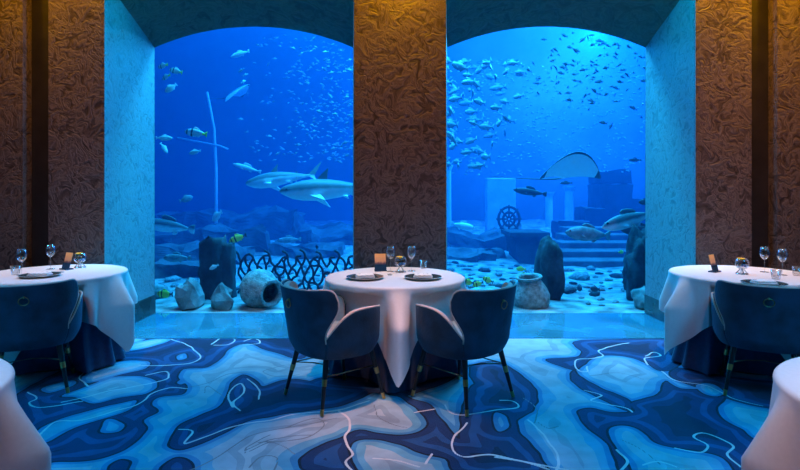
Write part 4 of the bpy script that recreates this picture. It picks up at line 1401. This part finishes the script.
# sharks
def shark(px, py, lpx, d, heading, label, pitch=0, roll=0, yaw_tail=0.0):
    L = lpx * d / F_PX
    bm = bmesh.new()
    st = [(0.50, 0.006, 0.004), (0.485, 0.030, 0.022), (0.45, 0.055, 0.045), (0.38, 0.085, 0.072), (0.28, 0.112, 0.098), (0.16, 0.122, 0.108), (0.04, 0.115, 0.10), (-0.08, 0.095, 0.080), (-0.20, 0.066, 0.052), (-0.30, 0.040, 0.030), (-0.37, 0.026, 0.020), (-0.42, 0.022, 0.014)]
    n = 18
    loops = []
    for x, hh, ww in st:
        lp = []
        for q in range(n):
            a = 2 * PI * q / n
            z = hh * math.sin(a) * (0.95 if math.sin(a) > 0 else 0.80)
            if x > 0.38:
                z += 0.012
            lp.append((x * L, ww * L * math.cos(a), z * L))
        loops.append(lp)
    skin(bm, loops)
    t = 0.004 * L
    fin(bm, [(-0.385 * L, 0.015 * L), (-0.47 * L, 0.10 * L), (-0.575 * L, 0.205 * L), (-0.56 * L, 0.165 * L), (-0.49 * L, 0.035 * L), (-0.465 * L, -0.005 * L), (-0.50 * L, -0.085 * L), (-0.43 * L, -0.030 * L), (-0.385 * L, -0.015 * L)], t)
    fin(bm, [(0.14 * L, 0.105 * L), (0.085 * L, 0.165 * L), (0.015 * L, 0.225 * L), (0.028 * L, 0.16 * L), (0.03 * L, 0.105 * L)], t)
    fin(bm, [(-0.20 * L, 0.055 * L), (-0.245 * L, 0.085 * L), (-0.25 * L, 0.045 * L)], t)
    fin(bm, [(-0.18 * L, -0.045 * L), (-0.235 * L, -0.085 * L), (-0.23 * L, -0.04 * L)], t)
    for s in (-1, 1):
        top = [(0.22, 0.075, -0.045), (0.14, 0.17, -0.085), (0.035, 0.285, -0.135), (0.075, 0.15, -0.08), (0.10, 0.085, -0.05)]
        a = [bm.verts.new((x * L, s * y * L, z * L + t)) for x, y, z in top]
        b = [bm.verts.new((x * L, s * y * L, z * L - t)) for x, y, z in top]
        bm.faces.new(a); bm.faces.new(b[::-1])
        for k in range(5):
            bm.faces.new((a[k], b[k], b[(k + 1) % 5], a[(k + 1) % 5]))
        v2 = [bm.verts.new(p) for p in ((-0.10 * L, s * 0.05 * L, -0.06 * L), (-0.17 * L, s * 0.10 * L, -0.085 * L), (-0.155 * L, s * 0.04 * L, -0.055 * L))]
        bm.faces.new(v2)
    for v in bm.verts:
        x = v.co.x / L
        if x < 0:
            v.co.y += yaw_tail * x * x * L
    o = obj('shark', bm, 'shark_skin')
    sharp(o, 50)
    aim(o, px, py, d, heading, pitch, roll)
    tag(o, label, 'shark', 'sharks in the left window')
    for s in (-1, 1):
        bm = bmesh.new(); bmesh.ops.create_icosphere(bm, subdivisions=1, radius=0.011 * L)
        obj('eye', bm, 'fish_eye', o, loc=(0.42 * L, s * 0.057 * L, 0.020 * L))
    return o
shark(280, 179, 72, 8.9, 174, 'grey shark swimming farther off, just ahead of the shark by the centre pier', pitch=-9, roll=14, yaw_tail=-0.4)
shark(331, 190, 102, 8.1, 183, 'grey shark with dark dorsal fin, tail hidden by the centre pier', pitch=-3, roll=8, yaw_tail=-0.3)
# stingray
def ray(px, py, wpx, d, label, basis, mat='ray_skin', tail_to=None, group=None):
    S = wpx * d / F_PX
    nose, span = Vector(basis[0]).normalized(), Vector(basis[1])
    span = (span - nose * span.dot(nose)).normalized()
    up = nose.cross(span)
    bm = bmesh.new()
    nu, nv = 16, 24
    def pt(i, j, side):
        v = j / nv * 2 - 1                      # across the span
        av = abs(v)
        lead = 0.36 * (1 - av ** 2.1) + 0.03 * math.cos(v * PI / 2)
        trail = -0.30 * (1 - av ** 1.1) - 0.05 * av
        u = i / nu
        x = lead + (trail - lead) * u
        x -= 0.10 * av ** 2
        th = 0.060 * (1 - av) ** 0.8 * math.sin(PI * min(1, max(0, u))) ** 0.7 + 0.002
        z = -0.13 * av ** 1.8 + side * th * (1.0 if side > 0 else 0.6)
        return Vector((x * S, v * 0.5 * S, z * S))
    gt = [[bm.verts.new(pt(i, j, 1)) for j in range(nv + 1)] for i in range(nu + 1)]
    gb = [[bm.verts.new(pt(i, j, -1)) for j in range(nv + 1)] for i in range(nu + 1)]
    for i in range(nu):
        for j in range(nv):
            bm.faces.new((gt[i][j], gt[i + 1][j], gt[i + 1][j + 1], gt[i][j + 1]))
            fb = bm.faces.new((gb[i][j], gb[i][j + 1], gb[i + 1][j + 1], gb[i + 1][j]))
            fb.material_index = 1 if i < 1 or j in (0, 1, nv - 2, nv - 1) else 0
    for i in range(nu):
        for j in (0, nv):
            bm.faces.new((gt[i][j], gt[i + 1][j], gb[i + 1][j], gb[i][j]))
    for j in range(nv):
        for i in (0, nu):
            bm.faces.new((gt[i][j], gt[i][j + 1], gb[i][j + 1], gb[i][j]))
    M = Matrix((nose, span, up)).transposed()
    if tail_to is not None:
        end = M.transposed() @ (P(*tail_to) - P(px, py, d))
        a = Vector((-0.24 * S, 0, 0.0)); b = Vector((-0.42 * S, 0, 0.0))
        pts = []
        for k in range(15):
            q = k / 14
            pts.append((1 - q) ** 2 * a + 2 * q * (1 - q) * b + q * q * end)
        tube(bm, pts, [0.020 * S * (1 - q / 14) + 0.003 * S for q in range(15)], 8)
    o = obj('stingray', bm, [mat, 'fish_dark'])
    o.location = P(px, py, d)
    o.rotation_euler = M.to_euler()
    tag(o, label, 'stingray', group)
    return o
ray(571, 167, 62, 8.4, 'stingray with pale belly and long thin tail in the right window', ((0.05, -0.80, 0.56), (1, 0.0, 0.05)), tail_to=(489, 176, 9.0))
ray(236, 92, 40, 12.5, 'faint grey ray high up beside the sunken mast', ((0.7, -0.2, 0.35), (0.2, 0.9, 0.3)), tail_to=(206, 98, 13.0))
# single fish, left window
LF = [
    ('bream', 163, 66, 13, 7.6, 160, 'yellow-tailed bream, first of the cluster below the left arch springing', 'fish_bream', .42, .16, -10),
    ('bream', 176, 71, 15, 7.7, 170, 'yellow-tailed bream with tail toward the open water, in the cluster under the left arch', 'fish_bream', .42, .16, 15),
    ('bream', 166, 77, 13, 7.9, 150, 'yellow-tailed bream lowest of the striped pair under the left arch', 'fish_bream', .42, .16, -15),
    ('silver_fish', 171, 88, 14, 7.6, 200, 'stubby silver fish nose down below the yellow-tailed cluster', 'fish_silver', .46, .2, -40),
    ('bream', 196, 133, 24, 7.8, 176, 'striped silver bream with yellow tail swimming beside the mast', 'fish_bream', .36, .15, 8),
    ('silver_fish', 195, 152, 13, 8.2, 172, 'small silver fish below the striped bream', 'fish_silver', .38, .16, -12),
    ('silver_fish', 164, 138, 16, 7.5, 15, 'silver fish turning beside the left reveal', 'fish_silver', .34, .15, 0),
    ('silver_fish', 164, 148, 13, 7.5, 60, 'curled silver fish just below the turning one by the left reveal', 'fish_silver', .4, .18, -50),
    ('silver_fish', 186, 199, 14, 9.0, 10, 'dull silver fish near the left reveal above the big pale fish', 'fish_grey', .5, .2, 20),
    ('silver_fish', 217, 216, 17, 9.0, 150, 'stout pale fish hovering over the sunken ledges near the mast foot', 'fish_silver', .5, .2, -35),
    ('sergeant_fish', 238, 238, 18, 7.4, 195, 'dark and yellow banded fish above the lattice screen', 'fish_sergeant', .4, .16, -20),
    ('grey_fish', 177, 258, 29, 7.9, 178, 'greenish grey fish swimming level beside the stump', 'fish_grey', .30, .14, 0),
    ('sergeant_fish', 165, 294, 18, 7.0, 170, 'yellow striped fish low over the sand at the left reveal', 'fish_sergeant', .46, .18, 0),
    ('silver_fish', 214, 267, 10, 6.9, 200, 'tiny pale fish in front of the stump', 'fish_silver', .42, .18, -25),
    ('grey_fish', 289, 240, 26, 10.0, 175, 'pale grey fish with high back fin beneath the two sharks', 'fish_grey', .26, .13, -4),
    ('dark_fish', 317, 247, 7, 8.0, 120, 'small round dark fish over the lattice near the centre pier', 'fish_dark', .7, .3, 0),
    ('big_pale_fish', 168, 226, 62, 8.4, 168, 'long pale fish half hidden by the left reveal, tail drooping', 'shark_skin', .22, .13, 6),
    ('slender_fish', 247, 168, 32, 9.6, 172, 'slender pale fish swimming just above the head of the farther shark', 'fish_silver', .16, .10, 16),
    ('silver_fish', 240, 54, 22, 9.5, 165, 'long silver fish just under the left arch', 'fish_silver', .25, .12, -12),
]
for nm, px, py, lp, d, hd, lab, mat, h, wd, pt in LF:
    big_fish(nm, px, py, lp, d, hd, lab, mat, h, wd, pt, group='single fish in the left window')
RF = [
    ('dark_fish', 530, 192, 34, 9.0, 172, 'slender dark fish swimming level under the stingray tail', 'fish_dark', .22, .12, 8),
    ('grouper', 588, 234, 46, 7.9, 178, 'stout grey grouper with rounded head above the stone steps', 'fish_grey', .34, .18, 4),
    ('big_pale_fish', 629, 220, 62, 7.6, 190, 'long pale-bellied fish cut off by the right reveal', 'shark_skin', .26, .14, -14),
    ('dark_fish', 640, 231, 40, 7.9, 170, 'dark fish under the long pale-bellied fish at the right reveal', 'fish_dark', .32, .14, 8),
    ('pale_ray_fish', 463, 226, 26, 9.5, 10, 'pale flat fish near the centre pier in the right window', 'fish_silver', .30, .3, -12),
    ('yellow_fish', 521, 269, 10, 8.2, 170, 'bright yellow fish over the sand left of the standing stone, upper of two', 'fish_yellow', .5, .18, 0),
    ('yellow_fish', 524, 275, 10, 8.2, 195, 'bright yellow fish over the sand left of the standing stone, lower of two', 'fish_yellow', .5, .18, 0),
    ('sergeant_fish', 468, 282, 13, 7.2, 170, 'black and yellow fish nearest the centre pier, low over the sand', 'fish_sergeant', .5, .2, 10),
    ('sergeant_fish', 478, 284, 12, 7.3, 190, 'black and yellow fish second from the centre pier, low over the sand', 'fish_sergeant', .5, .2, -15),
    ('sergeant_fish', 488, 280, 12, 7.4, 160, 'black and yellow fish farthest from the centre pier, low over the sand', 'fish_sergeant', .5, .2, 20),
    ('dark_fish', 580, 288, 9, 7.6, 100, 'round dark fish seen end-on over the sand, nearer the standing stone', 'fish_dark', .85, .5, 0),
    ('dark_fish', 595, 289, 9, 7.6, 150, 'round dark fish over the sand, nearer the rock pillar', 'fish_dark', .7, .4, 0),
    ('yellow_fish', 621, 252, 7, 8.5, 20, 'tiny yellow fish above the stone steps', 'fish_yellow', .5, .2, 0),
    ('dark_fish', 566, 183, 13, 10.0, 175, 'small dark fish right below the stingray', 'fish_dark', .24, .12, 0),
    ('dark_fish', 635, 160, 14, 9.5, 185, 'small dark fish near the right reveal above the tower', 'fish_dark', .26, .12, 0),
    ('dark_fish', 645, 202, 12, 8.0, 160, 'short dark fish at the right reveal beside the tower', 'fish_dark', .5, .2, 0),
]
for nm, px, py, lp, d, hd, lab, mat, h, wd, pt in RF:
    big_fish(nm, px, py, lp, d, hd, lab, mat, h, wd, pt, group='single fish in the right window')
# schools: each fish an object, sharing mesh data
rs = random.Random(23)
swim = [(P(236, 92, 12.5), 0.9), (P(571, 167, 8.4), 0.9)]
def school(n, pick, name, label, group, mat, lmin, lmax, d0, d1, hd, h, wd):
    protos = [fish_bm(1.0, h * k, wd, rn=6, bend=b) for k, b in ((1, 0), (1.15, 0.25), (0.9, -0.25))]
    meshes = []
    for bm in protos:
        o = obj(name, bm, mat)
        meshes.append(o.data)
        bpy.data.objects.remove(o)
    for k in range(n):
        for _try in range(60):               # keep the fish clear of one another
            px, py = pick()
            d = rs.uniform(d0, d1)
            L = rs.uniform(lmin, lmax) * d / F_PX
            p = P(px, py, d)
            if all((p - q).length > 0.62 * (L + m) for q, m in swim):
                break
        swim.append((p, L))
        o = bpy.data.objects.new(name, meshes[k % 3])
        C.objects.link(o)
        aim(o, px, py, d, hd(), rs.gauss(0, 18))
        o.scale = (L, L, L)
        tag(o, label, 'fish', group)
def pick_left():
    while True:
        px, py = rs.uniform(235, 356), rs.uniform(34, 162)
        if py > 27 + ((px - 254) / 100) ** 2 * 20 + 4 and rs.random() < ((px - 225) / 125) ** 1.5:
            return px, py
def pick_silver():
    while True:
        px, py = 444 + abs(rs.gauss(0, 34)), rs.uniform(58, 168)
        if px < 530:
            return px, py
def pick_dark():
    while True:
        px, py = rs.gauss(598, 34), rs.gauss(64, 26)
        if 470 < px < 652 and py > 31 + ((px - 546) / 100) ** 2 * 20 and py < 130:
            return px, py
school(95, pick_left, 'school_fish', 'small pale fish in the loose school filling the left window towards the centre pier', 'pale school in the left window', 'fish_school_silver', 3.5, 8, 9.0, 13.0, lambda: rs.choice((rs.gauss(165, 30), rs.gauss(20, 30))), 0.34, 0.14)
school(75, pick_silver, 'school_fish', 'stout silver fish in the dense school beside the centre pier in the right window', 'silver school in the right window', 'fish_school_silver', 10, 19, 8.6, 11.4, lambda: rs.gauss(200, 45), 0.42, 0.16)
school(125, pick_dark, 'school_fish', 'small dark fish silhouetted below the bright water surface in the right window', 'dark school in the right window', 'fish_dark', 5.5, 9.5, 8.0, 10.0, lambda: rs.gauss(215, 30), 0.28, 0.12)
# the countless far fish
bm = bmesh.new()
base = fish_bm(1.0, 0.34, 0.14, rn=4)
bm_me = bpy.data.meshes.new('tmp'); base.to_mesh(bm_me); base.free()
bv = [v.co.copy() for v in bm_me.vertices]
bf = [list(p.vertices) for p in bm_me.polygons]
bpy.data.meshes.remove(bm_me)
for k in range(900):
    if k % 3 == 0:
        px, py = pick_left()
    else:
        px, py = rs.uniform(446, 645), rs.uniform(60, 175)
    d = rs.uniform(12.0, 13.6)
    L = rs.uniform(2.6, 5) * d / F_PX
    M = Matrix.Translation(P(px, py, d)) @ Matrix.Rotation(rs.choice((rs.gauss(3.3, .4), rs.gauss(0, .4))), 4, 'Z') @ Matrix.Rotation(rs.gauss(0, .3), 4, 'Y') @ Matrix.Scale(L, 4)
    vs = [bm.verts.new(M @ v) for v in bv]
    for f in bf:
        bm.faces.new([vs[i] for i in f])
tag(obj('distant_fish', bm, 'fish_far', recalc=False), 'countless tiny far fish scattered through the upper water', 'fish', kind='stuff')
